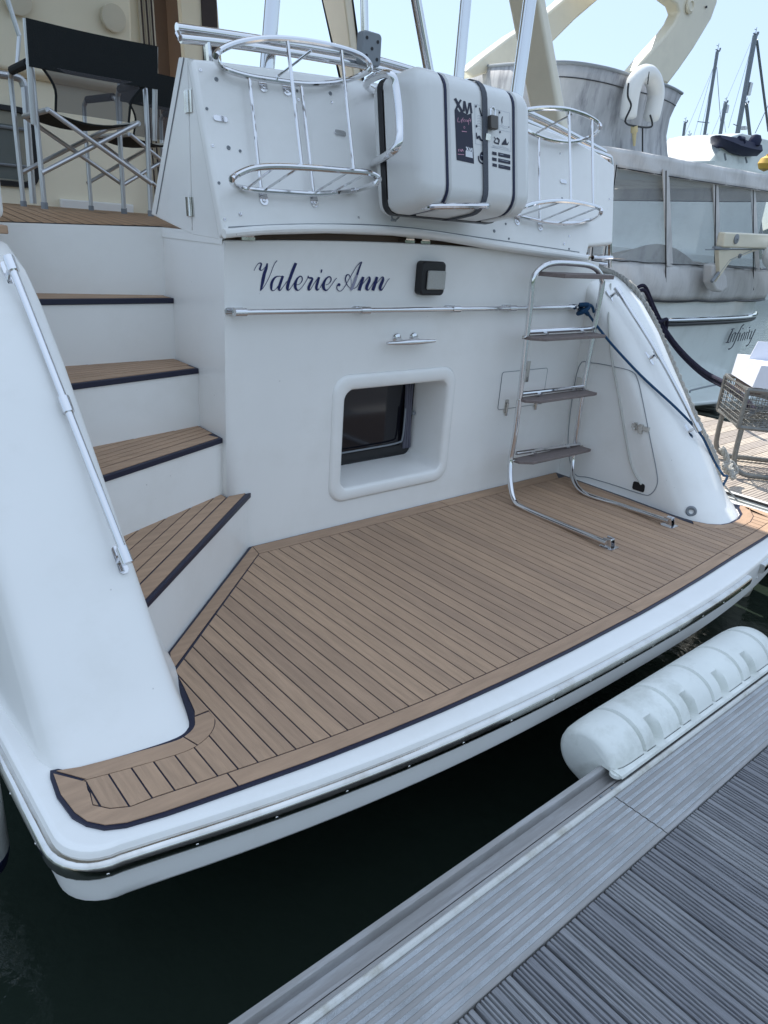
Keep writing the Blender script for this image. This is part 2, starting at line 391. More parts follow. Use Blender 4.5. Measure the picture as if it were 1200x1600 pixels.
# teak on the platform
def edge_in(X, off): return yo(X) + off
NL_b = [(.374,1.690),(.358,1.60),(.366,1.50),(.403,1.428)]    # port corner of the teak
TK = [(.3, 1.40), (.485, 1.374), (.617, 1.353), (.795, 1.328), (.98, 1.303), (1.2, 1.282), (1.45, 1.264), (1.75, 1.253), (2.1, 1.250), (2.57, 1.258), (2.85, 1.270), (3.16, 1.288), (3.56, 1.318), (3.94, 1.342), (4.28, 1.375), (4.6, 1.42)]
def teakY(X):
    for (a, b), (c, d) in zip(TK, TK[1:]):
        if a <= X <= c: return b + (d - b) * (X - a) / (c - a)
def teak_outer(off):
    pts = []
    for (x, y) in ((.366, 1.66), (.358, 1.58), (.366, 1.49), (.385, 1.445), (.415, 1.408), (.46, 1.385)): pts.append((x + off * (.9 if y > 1.45 else .5), y + off * (0 if y > 1.5 else .75)))
    for k in range(1, 40):
        X = .46 + (4.28 - .46) * k / 40
        pts.append((X, teakY(X) + off))
    for (x, y) in ((4.28, 1.385), (4.325, 1.408), (4.355, 1.445), (4.374, 1.49), (4.382, 1.58), (4.374, 1.66)): pts.append((x - off * (.9 if y > 1.45 else .5), y + off * (0 if y > 1.5 else .75)))
    return pts
WL = [(.374,1.686),(.42,1.672),(.55,1.645),(.68,1.622),(.72,1.625),(.75,1.642),(.765,1.67),(.80,1.80),(.868,2.045)]
WR = [(3.835,2.66),(3.83,2.12),(3.812,1.81),(3.825,1.70),(3.86,1.625),(3.92,1.58),(3.99,1.565),(4.10,1.572),(4.20,1.60),(4.29,1.66),(4.33,1.74)]
base2 = teak_outer(0) + WR[::-1][:] + [(1.545, 2.664), (.868, 2.045)] + WL[::-1][1:]
q = MB(); q.prism([(x, y, -.003) for x, y in base2], (0, 0, .006)); q.build('deck_caulking', NAVY, yacht, 0)
def g3(x, y, h): return (x, y, .0036 + h)
TM = MB()
outer = teak_outer(.012); inner = teak_outer(.068)
def strip_seg(A, B, a, b):
    pa = A[a:b + 1]; pb = B[a:b + 1]
    return pa + pb[::-1]
def gapseg(A, B, a, b, g=.0025):
    A_ = [V((*p, 0)) for p in A[a:b + 1]]; B_ = [V((*p, 0)) for p in B[a:b + 1]]
    for Z_ in (A_, B_):
        d = (Z_[1] - Z_[0]).normalized(); Z_[0] = Z_[0] + d * g; d = (Z_[-2] - Z_[-1]).normalized(); Z_[-1] = Z_[-1] + d * g
    return [(p.x, p.y) for p in A_ + B_[::-1]]
nn = len(outer)
outer[0] = (.377, 1.668); inner[0] = (.434, 1.590); inner[1] = (.427, 1.555); outer[-1] = (4.363, 1.668); inner[-1] = (4.306, 1.590); inner[-2] = (4.313, 1.555)
for a, b in ((0, 8), (8, 27), (27, 37), (37, nn - 9), (nn - 9, nn - 1)):
    pl = gapseg(outer, inner, a, b); TM.prism([g3(x, y, .0) for x, y in pl], (0, 0, .0025))
# margin plank round the port wing foot
def offs(pts, d):
    P = [V((*p, 0)) for p in pts]; o_ = []
    for k in range(len(P)):
        t = (P[min(k + 1, len(P) - 1)] - P[max(k - 1, 0)]).normalized(); o_.append((P[k].x + t.y * d, P[k].y - t.x * d))
    return o_
WS = smooth_ring(WL[1:7], 4); wlo = offs(WS, .016); wli = offs(WS, .072)
wlo[0] = (.384, 1.673); wli[0] = (.442, 1.596); wli[-1] = (.829, 1.674); wlo[-1] = (.784, 1.674)
for a, b in ((0, 11), (11, 20)): TM.prism([g3(x, y, 0) for x, y in gapseg(wlo, wli, a, b)], (0, 0, .0025))
wro = offs(WR[3:], .014)[0:]; wri = offs(WR[3:], .07)
wri[0] = (3.765, 1.66); wri[-1] = (4.352, 1.60); wro[-1] = (4.35, 1.67)
for a, b in ((0, 3), (3, 7)): TM.prism([g3(x, y, 0) for x, y in gapseg(wro, wri, a, b)], (0, 0, .0025))
TM.prism([g3(x, y, 0) for x, y in ((.872, 2.036), (1.552, 2.652), (1.537, 2.572), (.829, 1.932))], (0, 0, .0025))
TM.prism([g3(x, y, 0) for x, y in ((1.556, 2.652), (2.75, 2.652), (2.75, 2.572), (1.541, 2.572))], (0, 0, .0025))
TM.prism([g3(x, y, 0) for x, y in ((2.755, 2.652), (3.824, 2.652), (3.745, 2.572), (2.755, 2.572))], (0, 0, .0025))
TM.build('teak_margin', TEAKX, yacht, 0)
fi = teak_outer(.0725)
field = [p for p in fi[5:-5]]
field = [(.437, 1.585)] + fi[2:-2] + [(4.299, 1.585)]
field += [(x, y) for x, y in offs(WR[3:], .0745)[::-1][1:-1]] + [(3.765, 1.68), (3.785, 1.85), (3.80, 2.12), (3.81, 2.57), (3.75, 2.567), (1.54, 2.567), (.840, 1.925), (.822, 1.82), (.797, 1.70), (.787, 1.679), (.832, 1.679)]
field += [(x, y) for x, y in offs(WS, .0745)[::-1][2:-1]]
q = MB(); strips(q, field, .0575, .0052, .4335, g3, .0025); q.build('teak_planks', TEAK, yacht, 0)
# ---- side wings
YN = [(0, 1.575), (.08, 1.665), (.15, 1.72), (.37, 1.89), (.63, 2.09), (.94, 2.335), (1.10, 2.49), (1.20, 2.62), (1.27, 2.78), (1.30, 2.98)]
def ynz(z):
    for (a, b), (c, d) in zip(YN, YN[1:]):
        if a <= z <= c: return b + (d - b) * (z - a) / (c - a)
    return YN[-1][1]
def wing(basepts, outer_pts, name, lean, yb=1.575, narrow=False):
    F = 3.5; R_ = []
    bp_ = smooth_ring(basepts, 4) + outer_pts
    xo = outer_pts[0][0]
    for z in (-.004, .03, .08, .15, .26, .37, .5, .63, .78, .94, 1.02, 1.10, 1.16, 1.20, 1.24, 1.27, 1.29, 1.30):
        k = (F - ynz(max(z, 0))) / (F - yb); row = []
        for x, y in bp_:
            flare = .035 * max(0, 1 - max(z, 0) / .05) if False else 0
            xx = x + (xo - x) * lean * max(z, 0) / 1.3
            if narrow and x > .765: xx -= (x - .765) * min(1, max(z, 0) / .45) * .95
            if z > 1.15: 
                c = (z - 1.15) / .15; cx = (xo + basepts[0][0]) / 2; xx = xx + (cx - xx) * .10 * c * c
            row.append((xx, F - (F - y) * k, z))
        R_.append(row)
    q = MB(); q.loft(R_); return q.build(name, GEL, yacht, 50)
wl = wing([(.90, 3.5), (.88, 2.7), (.868, 2.045), (.80, 1.80), (.768, 1.68), (.745, 1.632), (.70, 1.612), (.60, 1.62), (.48, 1.64), (.40, 1.665), (.365, 1.74)], [(.335, 2.2), (.29, 3.5)], 'side_wing', .15, narrow=True)
wr = wing([(3.88, 3.5), (3.862, 2.66), (3.845, 2.12), (3.815, 1.81), (3.83, 1.69), (3.865, 1.62), (3.925, 1.575), (4.01, 1.565), (4.12, 1.58), (4.23, 1.625), (4.31, 1.72)], [(4.40, 2.2), (4.45, 3.5)], 'side_wing', .05)
# fillet between wing foot and rim on port side
q = MB()
# ---- transom block with window recess
CAM = lambda X: .05 * (1 - ((X - 2.62) / 1.3) ** 2)          # camber of deck and transom top
ZT = 1.318
wx0, wx1, wz0, wz1 = 2.055, 2.735, .205, .685
wf = V((0, 1, 0))
hole = rrect(wx0, wx1, wz0, wz1, .055)
q = MB()
nX = 26; top = [(1.425 + (3.93 - 1.425) * k / nX) for k in range(nX + 1)]
# front face built as quads round the hole
ow = rrect(1.98, 2.79, .13, .765, .09)
outl = []
def ray_to_border(cx, cz, x, z):
    dx, dz = x - cx, z - cz; ts = []
    if dx > 0: ts.append((3.93 - cx) / dx)
    if dx < 0: ts.append((1.428 - cx) / dx)
    if dz > 0: ts.append((ZT - cz) / dz)
    if dz < 0: ts.append((0 - cz) / dz)
    t = min(ts); return (cx + dx * t, cz + dz * t)
cx_, cz_ = 2.39, .445
angs = []
N_ = len(ow)
bord = [ray_to_border(cx_, cz_, *p) for p in ow]
corner = [(1.428, 0), (3.93, 0), (3.93, ZT), (1.428, ZT)]
import itertools
allp = []
for i in range(N_):
    a, b = bord[i], bord[(i + 1) % N_]
    cs = []
    aa = math.atan2(a[1] - cz_, a[0] - cx_); ab = (math.atan2(b[1] - cz_, b[0] - cx_) - aa) % (2 * math.pi)
    cs = sorted([c for c in corner if 1e-6 < (math.atan2(c[1] - cz_, c[0] - cx_) - aa) % (2 * math.pi) < ab - 1e-6], key=lambda c: (math.atan2(c[1] - cz_, c[0] - cx_) - aa) % (2 * math.pi))
    pl = [ow[i], a] + cs + [b, ow[(i + 1) % N_]]
    q.poly([(x, Y0, z) for x, z in pl])
for k in range(nX):          # cambered top strip, top face and hidden back
    a, b = top[k], top[k + 1]; za, zb = ZT + max(CAM(a), 0) * .8, ZT + max(CAM(b), 0) * .8
    q.poly([(a, Y0, ZT), (b, Y0, ZT), (b, Y0, zb), (a, Y0, za)]); q.poly([(a, Y0, za), (b, Y0, zb), (b, 3.5, zb), (a, 3.5, za)])
q.poly([(1.428, Y0, 0), (1.428, Y0, ZT), (1.428, 3.5, ZT), (1.428, 3.5, 0)])
q.poly([(3.93, Y0, 0), (3.93, 3.5, 0), (3.93, 3.5, ZT), (3.93, Y0, ZT)])
q.poly([(1.428, 3.5, 0), (3.93, 3.5, 0), (3.93, 3.5, ZT), (1.428, 3.5, ZT)])
tr = q.build('transom', GEL, yacht, 30, bevel=.012, seg=3)
# window moulding: raised ring + recess walls
def ringloft(mb, specs, n=6):
    R_ = []
    for (x0, x1, z0, z1, r, y) in specs: R_.append([(a, y, b) for a, b in rrect(x0, x1, z0, z1, r, n)])
    for A, B in zip(R_, R_[1:]):
        i = len(mb.v); m = len(A); mb.v += [V(p) for p in A] + [V(p) for p in B]
        for j in range(m): mb.f.append([i + j, i + (j + 1) % m, i + m + (j + 1) % m, i + m + j])
win = MB()
ringloft(win, [(1.98, 2.79, .13, .765, .09, Y0 + .002), (1.985, 2.785, .135, .76, .088, Y0 - .008), (1.995, 2.775, .145, .75, .08, Y0 - .013),
               (2.035, 2.745, .185, .705, .06, Y0 - .013), (2.045, 2.735, .195, .695, .055, Y0 - .006), (2.05, 2.73, .20, .69, .05, Y0 + .01), (2.06, 2.72, .225, .68, .045, 2.90)])
win.keep = False
wfr = win.build('window_surround', GEL, yacht, 40)
q = MB(); ringloft(q, [(2.06, 2.72, .225, .68, .045, 2.899), (2.09, 2.69, .255, .66, .04, 2.895), (2.09, 2.69, .255, .66, .04, 2.880), (2.12, 2.665, .29, .65, .04, 2.882), (2.13, 2.655, .30, .645, .04, 2.895)])
q.build('window_frame', BLK, wfr)
q = MB(); q.poly([(x, 2.898, z) for x, z in rrect(2.06, 2.72, .225, .68, .045)]); q.build('window_pane', DARK, wfr, 0)
q = MB(); q.tube(crom([(2.13, 2.870, .305), (2.4, 2.870, .305), (2.60, 2.870, .31), (2.635, 2.870, .34), (2.64, 2.870, .5)], 6), .005, 6); q.build('window_trim', GREYP, wfr)
q = MB(); q.lathe((2.70, 2.870, .47), (0, -1, 0), [(.012, -.02), (.012, .01), (.006, .012)], 10); q.build('window_catch', GREYP, wfr)
q = MB()
for j in range(3): q.tube(crom([(2.655 + j * .018, 2.890, .64), (2.65 + j * .015, 2.875, .45), (2.66 + j * .02, 2.880, .27)], 5), .010, 6)
q.build('window_curtain', mat('dim_curtain', (.10, .10, .13), .8), wfr)
# name lettering
def stroke(mb, pts, mapf, n=6):
    """calligraphic ribbon; pts = (x,y,width) in lettering units"""
    P = crom([(p[0], p[1], p[2]) for p in pts], n); L1 = []; L2 = []
    for k, p in enumerate(P):
        a, b = P[max(k - 1, 0)], P[min(k + 1, len(P) - 1)]; t = V((b.x - a.x, b.y - a.y, 0))
        t = t.normalized() if t.length > 1e-6 else V((1, 0, 0)); nrm = V((-t.y, t.x, 0)); wv = max(p.z, 4) / 2
        L1.append(mapf(p.x + nrm.x * wv, p.y + nrm.y * wv)); L2.append(mapf(p.x - nrm.x * wv, p.y - nrm.y * wv))
    for k in range(len(P) - 1): mb.poly([L1[k], L1[k + 1], L2[k + 1], L2[k]])
_lay = [0]
def tmap(ox, oy, sc):
    def f(x, y):
        return at(ox + x / sc, oy + y / sc, Y=Y0 - .0015 - _lay[0])
    return f
R1 = [[(75,250,10),(110,180,11),(150,130,13),(185,120,20),(200,140,28),(185,190,30),(175,225,34),(200,245,14),(240,220,10),(290,160,10)],
 [(302,125,26),(285,210,46),(255,290,54),(230,400,58),(210,500,44),(185,592,20)],
 [(185,590,14),(240,530,11),(300,430,10),(360,300,10),(400,190,11),(440,110,13),(470,80,14)],
 [(560,350,10),(490,345,14),(430,370,30),(385,440,44),(370,520,44),(375,575,26),(410,590,11),(460,550,9),(520,460,9),(555,390,10)],
 [(570,340,40),(540,420,46),(510,510,46),(500,565,40),(520,585,20),(560,540,10),(640,430,10)],
 [(790,120,50),(740,240,52),(700,350,52),(665,450,52),(645,540,50),(655,580,30),(690,560,11),(760,460,10),(790,430,9)],
 [(790,490,9),(850,480,10),(895,420,16),(895,365,18),(865,345,18),(820,380,28),(785,450,46),(780,530,48),(810,580,30),(850,575,12),(910,510,10),(980,400,10),(1000,340,14)],
 [(1000,335,12),(1010,370,24),(1060,375,30),(1070,400,34),(1040,460,44),(1010,530,46),(1010,575,36),(1040,565,11),(1100,470,10),(1170,370,10)],
 [(1185,360,40),(1160,450,44),(1140,530,44),(1150,580,30),(1190,555,11)]]
R2 = [[(30,220,24),(20,272,20)],[(0,520,10),(50,430,10)],
 [(95,470,9),(140,455,10),(180,400,16),(175,350,18),(140,340,20),(95,380,30),(60,450,46),(60,520,46),(90,555,30),(130,545,12),(190,470,10),(245,390,10),(275,360,10)],
 [(322,445,20),(312,465,52),(300,490,30)],
 [(285,470,16),(275,520,16),(300,565,12),(350,565,10),(410,490,10),(460,400,10),(520,300,10),(590,180,10),(650,115,12),(685,95,14)],
 [(680,100,18),(640,200,28),(605,310,34)],
 [(495,345,12),(470,305,14),(435,315,20),(415,380,18),(440,460,11),(490,520,9),(550,530,9),(600,500,10),(660,400,10),(700,340,14)],
 [(705,340,44),(680,430,48),(650,520,50),(640,562,50)],
 [(660,500,9),(740,400,10),(790,345,12),(810,350,24),(805,400,44),(770,480,48),(760,530,44),(780,555,24),(810,530,10),(870,440,10),(920,350,12)],
 [(930,340,44),(905,430,48),(875,520,50),(860,562,50)],
 [(880,500,9),(960,400,10),(1010,345,12),(1030,350,24),(1025,400,44),(990,480,48),(980,530,44),(1000,555,24),(1040,510,10),(1090,420,10),(1135,365,9)]]
q = MB(); q.keep = True
for i, s_ in enumerate(R1): _lay[0] = i * .00012; stroke(q, s_, tmap(390, 400, 10.91))
for i, s_ in enumerate(R2): _lay[0] = .0012 + i * .00012; stroke(q, s_, tmap(500, 400, 10.43))
q.build('name_lettering', INK, yacht, 0)
q = MB(); _lay[0] = .0027; stroke(q, [(604,312,36),(560,430,44),(520,530,44),(495,557,18)], tmap(500, 400, 10.43)); _lay[0] = .0028
stroke(q, [(500,345,9),(515,420,9),(520,500,9)], tmap(500, 400, 10.43)); q.build('name_lettering', INKF, yacht, 0, label='faded grey leg of the letter A')
# courtesy lamp
lp = at(667, 434, Y=Y0)
q = MB(); q.prism([(lp.x + a, Y0 + .001, lp.z + b) for a, b in rrect(-.078, .078, -.078, .078, .022)], (0, -.05, 0)); lampo = q.build('courtesy_lamp', BLK, yacht, 30, bevel=.008)
q = MB(); q.prism([(lp.x + .008 + a, Y0 - .049, lp.z - .005 + b) for a, b in rrect(-.055, .062, -.045, .042, .008)], (0, -.012, 0)); q.build('lens', LENS, lampo, 30, bevel=.005)
# transom cleat
c1, c2 = at(605, 536, Y=Y0 - .05), at(679, 533, Y=Y0 - .05); cz = (c1.z + c2.z) / 2
q = MB(); q.tube([(c1.x, Y0 - .05, cz), (c1.x + .05, Y0 - .052, cz), (c1.x + .12, Y0 - .052, cz), (c2.x - .12, Y0 - .052, cz), (c2.x - .05, Y0 - .052, cz), (c2.x, Y0 - .05, cz)], [.009, .013, .018, .018, .013, .009], 12, flat=.85)
for fx in (.10, .21): q.lathe((c1.x + fx, Y0, cz + .012), (0, -1, -.2), [(.026, 0), (.024, .006), (.012, .012), (.010, .05)], 16)
q.build('mooring_cleat', SS, yacht)
# ---- steps
zs = [.27, .53, .79, 1.06]
fr = [((390, 770), (240, 940)), ((347, 685), (172, 742)), ((318, 575), (118, 600)), ((290, 466), (60, 468))]
bk = [((345, 770), (204, 826)), ((318, 664), (154, 692)), ((290, 558), (104, 563)), ((262, 452), (52, 448))]
NZ = .023
for i in range(4):
    z = zs[i]; R0 = at(*fr[i][0], Z=z); Lf = at(*fr[i][1], Z=z)
    dirv = (R0 - Lf).normalized()
    if i == 0: R0 = V((1.545, 2.662, z)); Lf = V((.80, 1.98, z)) - (V((1.545, 2.662, z)) - V((.8, 1.98, z))).normalized() * .05
    else: R0 = Lf + dirv * ((1.427 - Lf.x) / dirv.x); Lf = Lf - dirv * .18
    Rb = at(*bk[i][0], Z=z); Lb = at(*bk[i][1], Z=z); Rb.x = min(Rb.x, 1.43)
    dB = (Rb - Lb).normalized(); Lb = Lb - dB * .20
    # riser body
    q = MB(); zb = -.003 if i == 0 else zs[i - 1] - .03
    ext = [(Lf.x, Lf.y), (R0.x, R0.y), (1.60, R0.y + .05) if i == 0 else (1.50, R0.y + .03), (1.5, 3.6), (.5, 3.6), (.5, Lf.y)]
    inn = (dirv.y * .006, -dirv.x * .006)
    q.prism([(x - inn[0] * -0 , y + .008, zb) for x, y in ext], (0, 0, z - NZ - zb)); 
    q.build('step_riser', GEL, yacht, 0)
    # navy base slab and teak
    o4 = [V((Lf.x, Lf.y, 0)), V((R0.x, R0.y, 0)), V((Rb.x, Rb.y + .03, 0)), V((Lb.x, Lb.y + .03, 0))]
    if i == 0: o4 = [V((Lf.x, Lf.y, 0)), V((1.548, 2.657, 0)), V((1.425, 2.657, 0)), V((1.425, 2.76, 0)), V((Lb.x, Lb.y + .05, 0))]
    q = MB(); q.prism([(p.x, p.y, z - NZ + .001) for p in o4], (0, 0, NZ)); tr_ = q.build('step_tread', NAVY, yacht, 0, bevel=.003)
    # teak strips run along the front edge: local frame
    ex = (R0 - Lf).normalized(); ey = V((-ex.y, ex.x, 0)); og = V((Lf.x, Lf.y, 0))
    def loc(p): d = p - og; return (d.dot(ey), d.dot(ex))
    inset = .014; c_ = sum(o4, V((0, 0, 0))) / len(o4)
    poly = [loc(p) for p in o4]
    q = MB()
    fn = lambda a, b, h, z=z, og=og, ex=ex, ey=ey: (og.x + ey.x * a + ex.x * b, og.y + ey.y * a + ex.y * b, z + .001 + h)
    L1 = clipx(poly, .014, False)
    mxb = max(p[1] for p in poly)
    rb = loc(V((Rb.x, Rb.y, 0))); dlen = (R0 - Lf).length
    # front margin plank
    fm = clipx(L1, .014 + .055, True); cut = dlen - .012
    fm = [(a, min(b, cut)) for a, b in fm]
    q.prism([fn(a, b, 0) for a, b in fm], (0, 0, .0025))
    rest = clipx(L1, .074, False)
    wq = max(p[0] for p in rest) - .074
    npl = max(1, round(wq / (.036 if i else .05))); sub_ = [(a, b * (1 - .010 / dlen)) for a, b in rest]
    strips(q, sub_, wq / npl, .005, .074, fn, .0025)
    q.build('teak_planks', TEAKX, tr_, 0)
# ---- cockpit sole
dA, dB_, dC, dD = at(-60, 359, Y=3.35), at(3, 361, Y=3.3), at(262, 364, Y=3.22), at(300, 365, Y=2.9)
zr = 1.395
def solez(x, y):
    t = min(max((y - 3.0) / .9, 0), 1); z0 = 1.297 + (1.338 - 1.297) * min(max((x - .75) / .65, 0), 1); return z0 + (zr - .01 - z0) * t + max(0, y - 3.9) * .006
sole = [(.35, 3.36), (.8, 3.30), (1.424, 3.215), (1.424, 3.0), (1.424, 2.70), (4.3, 2.70), (4.3, 6.0), (.2, 6.0)]
q = MB(); gx = [.2 + k * .2 for k in range(22)]
def grid(mb, poly, fn, h, dy=.25):
    y0 = min(p[1] for p in poly)
    # split in y bands by clipping with swapped axes
    sw = [(b, a) for a, b in poly]; y = y0
    while y < max(p[1] for p in poly):
        band = clipx(clipx(sw, y, False), y + dy, True); bnd = [(b, a) for a, b in band]
        if len(bnd) > 2:
            xs = [p[0] for p in bnd]; x = min(xs)
            while x < max(xs):
                c_ = clipx(clipx(bnd, x, False), x + .25, True)
                if len(c_) > 2: mb.poly([fn(a, b, h) for a, b in c_])
                x += .25
        y += dy
sf = lambda x, y, h: (x, y, solez(x, y) + h)
grid(q, sole, sf, 0); q.build('cockpit_sole_caulking', NAVY, yacht, 0)
q = MB()
for xk in range(78):
    x = .22 + xk * .0525
    qq = clipx(clipx(sole, x, False), x + .047, True)
    if len(qq) < 3: continue
    ys_ = [p[1] for p in qq]; y = min(ys_) + .01
    sw = [(b, a) for a, b in qq]
    while y < max(ys_):
        bn = [(b, a) for a, b in clipx(clipx(sw, y, False), y + .3, True)]
        if len(bn) > 2: q.poly([sf(a, b, .004) for a, b in bn])
        y += .3
q.build('cockpit_teak', mat('warm_teak', (.34, .21, .12), .6, var=.2, vscale=9, stretch=(9, .8, 4)), yacht, 0)  # cockpit planks in a warmer, deeper brown than the platform teak
# riser below the cockpit edge + side wall toward the transom
q = MB()
A, B, C = V((.35, 3.36, 0)), V((.8, 3.30, 0)), V((1.432, 3.213, 0))
def zz_(p): return solez(p.x, p.y) + .001
for a, b in ((A, B), (B, C)): q.poly([(a.x, a.y, .9), (b.x, b.y, .9), (b.x, b.y, zz_(b)), (a.x, a.y, zz_(a))])
q.build('step_riser', GEL, yacht, 0)
q = MB(); q.box((.30, 2.95, 1.345), (.735, 3.5, 1.60)); q.build('side_coaming', GEL, yacht, bevel=.03, seg=3)
q = MB(); q.box((.30, 2.86, 1.302), (.715, 3.5, 1.33)); q.build('coaming_cap', TEAKX, yacht, bevel=.004)
# ---- hinged gate / aft bulwark
VV = V((0, .352, .936)); NN = V((0, -.936, .352)); P0 = V((0, 2.595, 1.345))
def pan(px, py, off=0.0): return onplane(px, py, P0 + NN * off, NN)
from mathutils.bvhtree import BVHTree
_bv = {}
def onmesh(o, px, py, off=0.0, fb=None):
    if o not in _bv: _bv[o] = (BVHTree.FromPolygons([v.co for v in o.data.vertices], [tuple(p.vertices) for p in o.data.polygons]), WO.get(o, V((0, 0, 0))))
    bv, og = _bv[o]; d = ray(px, py).normalized(); h = bv.ray_cast(EYE - og, d)
    if h[0] is None: return fb or at(px, py, X=4.30 if px > 600 else .4)
    n = h[1] if h[1].dot(d) < 0 else -h[1]
    return h[0] + og + n * off
def uv(u, v, n=0): return V((u, 0, 0)) + V((0, P0.y, P0.z)) + VV * v + NN * n
def touv(p): d = p - P0; return (p.x, d.dot(VV))
gpx = [(300, 90), (350, 368), (420, 362), (520, 360), (622, 364), (700, 373), (770, 385), (850, 397), (916, 406), (921, 384), (958, 381), (961, 258), (930, 235), (870, 207), (790, 178), (700, 152), (580, 126), (450, 108), (340, 94)]
gate_pts = [pan(*p) for p in gpx]
u0 = gate_pts[1].x
q = MB(); q.prism(gate_pts, -NN * .05)
gate = q.build('aft_bulwark', GEL, yacht, 30, bevel=.014, seg=3)
# left end panels (two leaves with a joint at the hinges)
sx = 1.4235
s1 = [at(300, 94, X=sx), at(342, 374, X=sx), at(301, 367, X=sx), at(293, 90, X=sx)]
s2 = [at(292, 90, X=sx), at(299.5, 366, X=sx), at(236, 335, X=sx), at(279, 89, X=sx)]
q = MB(); q.box((1.4245, 2.668, 1.31), (1.4275, 3.26, 1.350)); q.build('panel_base', GEL, yacht, 0)
q = MB(); q.prism(s1, (.03, 0, 0)); e1 = q.build('end_panel', GEL, yacht, 20, bevel=.004)
q = MB(); q.prism(s2, (.03, 0, 0)); e2 = q.build('end_panel', GEL, yacht, 20, bevel=.004)
q = MB()
pf_ = [at(281, 91, X=sx - .002), at(239, 334, X=sx - .002)]
q.tube([pf_[0] + V((0, -.035, 0)), pf_[1] + V((0, -.035, 0))], .0022, 5); q.build('panel_groove', GREYP, e2)
q = MB()
for (a, b) in (((294, 141), (295.5, 176)), ((296.5, 308), (298.5, 338))):
    q = MB()
    p1, p2 = at(*a, X=sx - .001), at(*b, X=sx - .001)
    q.prism([p1 + V((0, .032, 0)), p1 + V((0, -.030, 0)), p2 + V((0, -.030, 0)), p2 + V((0, .032, 0))], (-.004, 0, 0)); q.tube([p1 + V((-.006, 0, 0)), p2 + V((-.006, 0, 0))], .007, 8); q.build('hinge', SSR, e2)
# top capping board behind gate (bulwark thickness) and back face
q = MB(); R_ = []
tp = [pan(*p) for p in gpx[10:]] + [gate_pts[0]]
q.prism([uv(1.46, .1, -.30), uv(3.93, .1, -.30), uv(3.9, .50, -.30), uv(3.3, .60, -.30), uv(1.46, .59, -.30)], NN * .2); q.build('bulwark_backing', GEL, yacht, 20)
# rounded lower lip
lip = crom([pan(x, y - 3, .012) for x, y in gpx[1:9]], 4)
q = MB(); q.tube(lip, .017, 10); q.build('lower_lip', GEL, gate)
q = MB(); q.tube(crom([pan(x, y, .001) for x, y in ((357, 355), (480, 350), (622, 354), (770, 374), (905, 394))], 5), .0022, 5); q.build('lip_groove', GREYP, gate)
# dark gap with bronze strip under the gate
q = MB(); R_ = []
for k in range(21):
    X = 1.44 + (3.85 - 1.44) * k / 20; z = ZT + max(CAM(X), 0) * .8; R_.append([(X, 2.70, z + .001), (X, 2.70, z + .045), (X, 2.8, z + .045), (X, 2.8, z + .001)])
q.loft(R_); q.build('threshold_strip', mat('brown_threshold', (.13, .08, .05), .5), yacht, 0)
q = MB()
for X in (1.50, 2.35, 2.45, 3.3, 3.45, 3.75): z = ZT + max(CAM(X), 0) * .8; q.box((X, 2.65, z + .002), (X + .06, 2.70, z + .014)); q.tube([(X + .005, 2.655, z + .02), (X + .055, 2.655, z + .02)], .008, 8)
q.build('threshold_hinges', SSR, yacht)
# screws and keeper plates on the gate
scr = None
spts = [(338, 124), (313, 110), (323, 170), (332, 228), (342, 286), (351, 343), (357, 231), (375, 335), (516, 146), (518, 160), (464, 142), (466, 156), (375, 236),
        (875, 240), (878, 310), (952, 311), (772, 361), (881, 381), (795, 373), (889, 369), (889, 389), (640, 320), (790, 350), (560, 340)]
for k, (x, y) in enumerate(spts):
    p = pan(x, y); big = k in (0, 6, 7, 8, 16, 17)
    q = MB(); r = .0085 if big else .006; q.lathe(p, NN, [(r, 0), (r * .9, .003), (r * .35, .0032), (r * .3, .001)], 12); q.build('screw', SS if k % 2 else GREYP, gate)
for (x, y) in ((344, 186), (531, 208), (880, 284)):
    p = pan(x, y); q = MB(); q.prism([p + V((a, 0, 0)) + VV * b for a, b in rrect(-.03, .03, -.011, .011, .01)], NN * .005); kp = q.build('keeper_plate', SS, gate, bevel=.001)
q = MB(); q.tube([pan(603, 345, .012), pan(624, 300, .012)], .003, 6)
# ---- fender baskets
def basket(back_t, front_t, back_b, front_b, rods, braces, brk, dn=.27):
    q = MB()
    def ringp(back, front):
        # front points read on a plane standing off the gate, back points close to it
        return [pan(*p, .03) for p in back] + [pan(*p, dn) for p in front]
    for back, front in ((back_t, front_t), (back_b, front_b)):
        R = ringp(back, front); q.tube(crom(R, 6, closed=True), .011, 10, closed=True)
    b = q.build('fender_basket', SS, yacht)
    for (a, c, o1) in rods:
        q = MB(); q.tube([pan(*a, o1), pan(*c, o1)], .0065, 8); q.build('rod', SS, b)
    for (a, oa, c, oc) in braces:
        q = MB(); q.tube([pan(*a, oa), pan(*c, oc)], .005, 8); q.build('shelf_bar', SS, b)
    for (a) in brk:
        q = MB(); p = pan(*a); q.prism([p + V((u, 0, 0)) + VV * v for u, v in rrect(-.018, .018, -.03, .03, .017)], NN * .005)
        q.lathe(p - VV * .012, NN, [(.009, .005), (.008, .009), (.003, .01)], 10); q.build('bracket', SS, b)
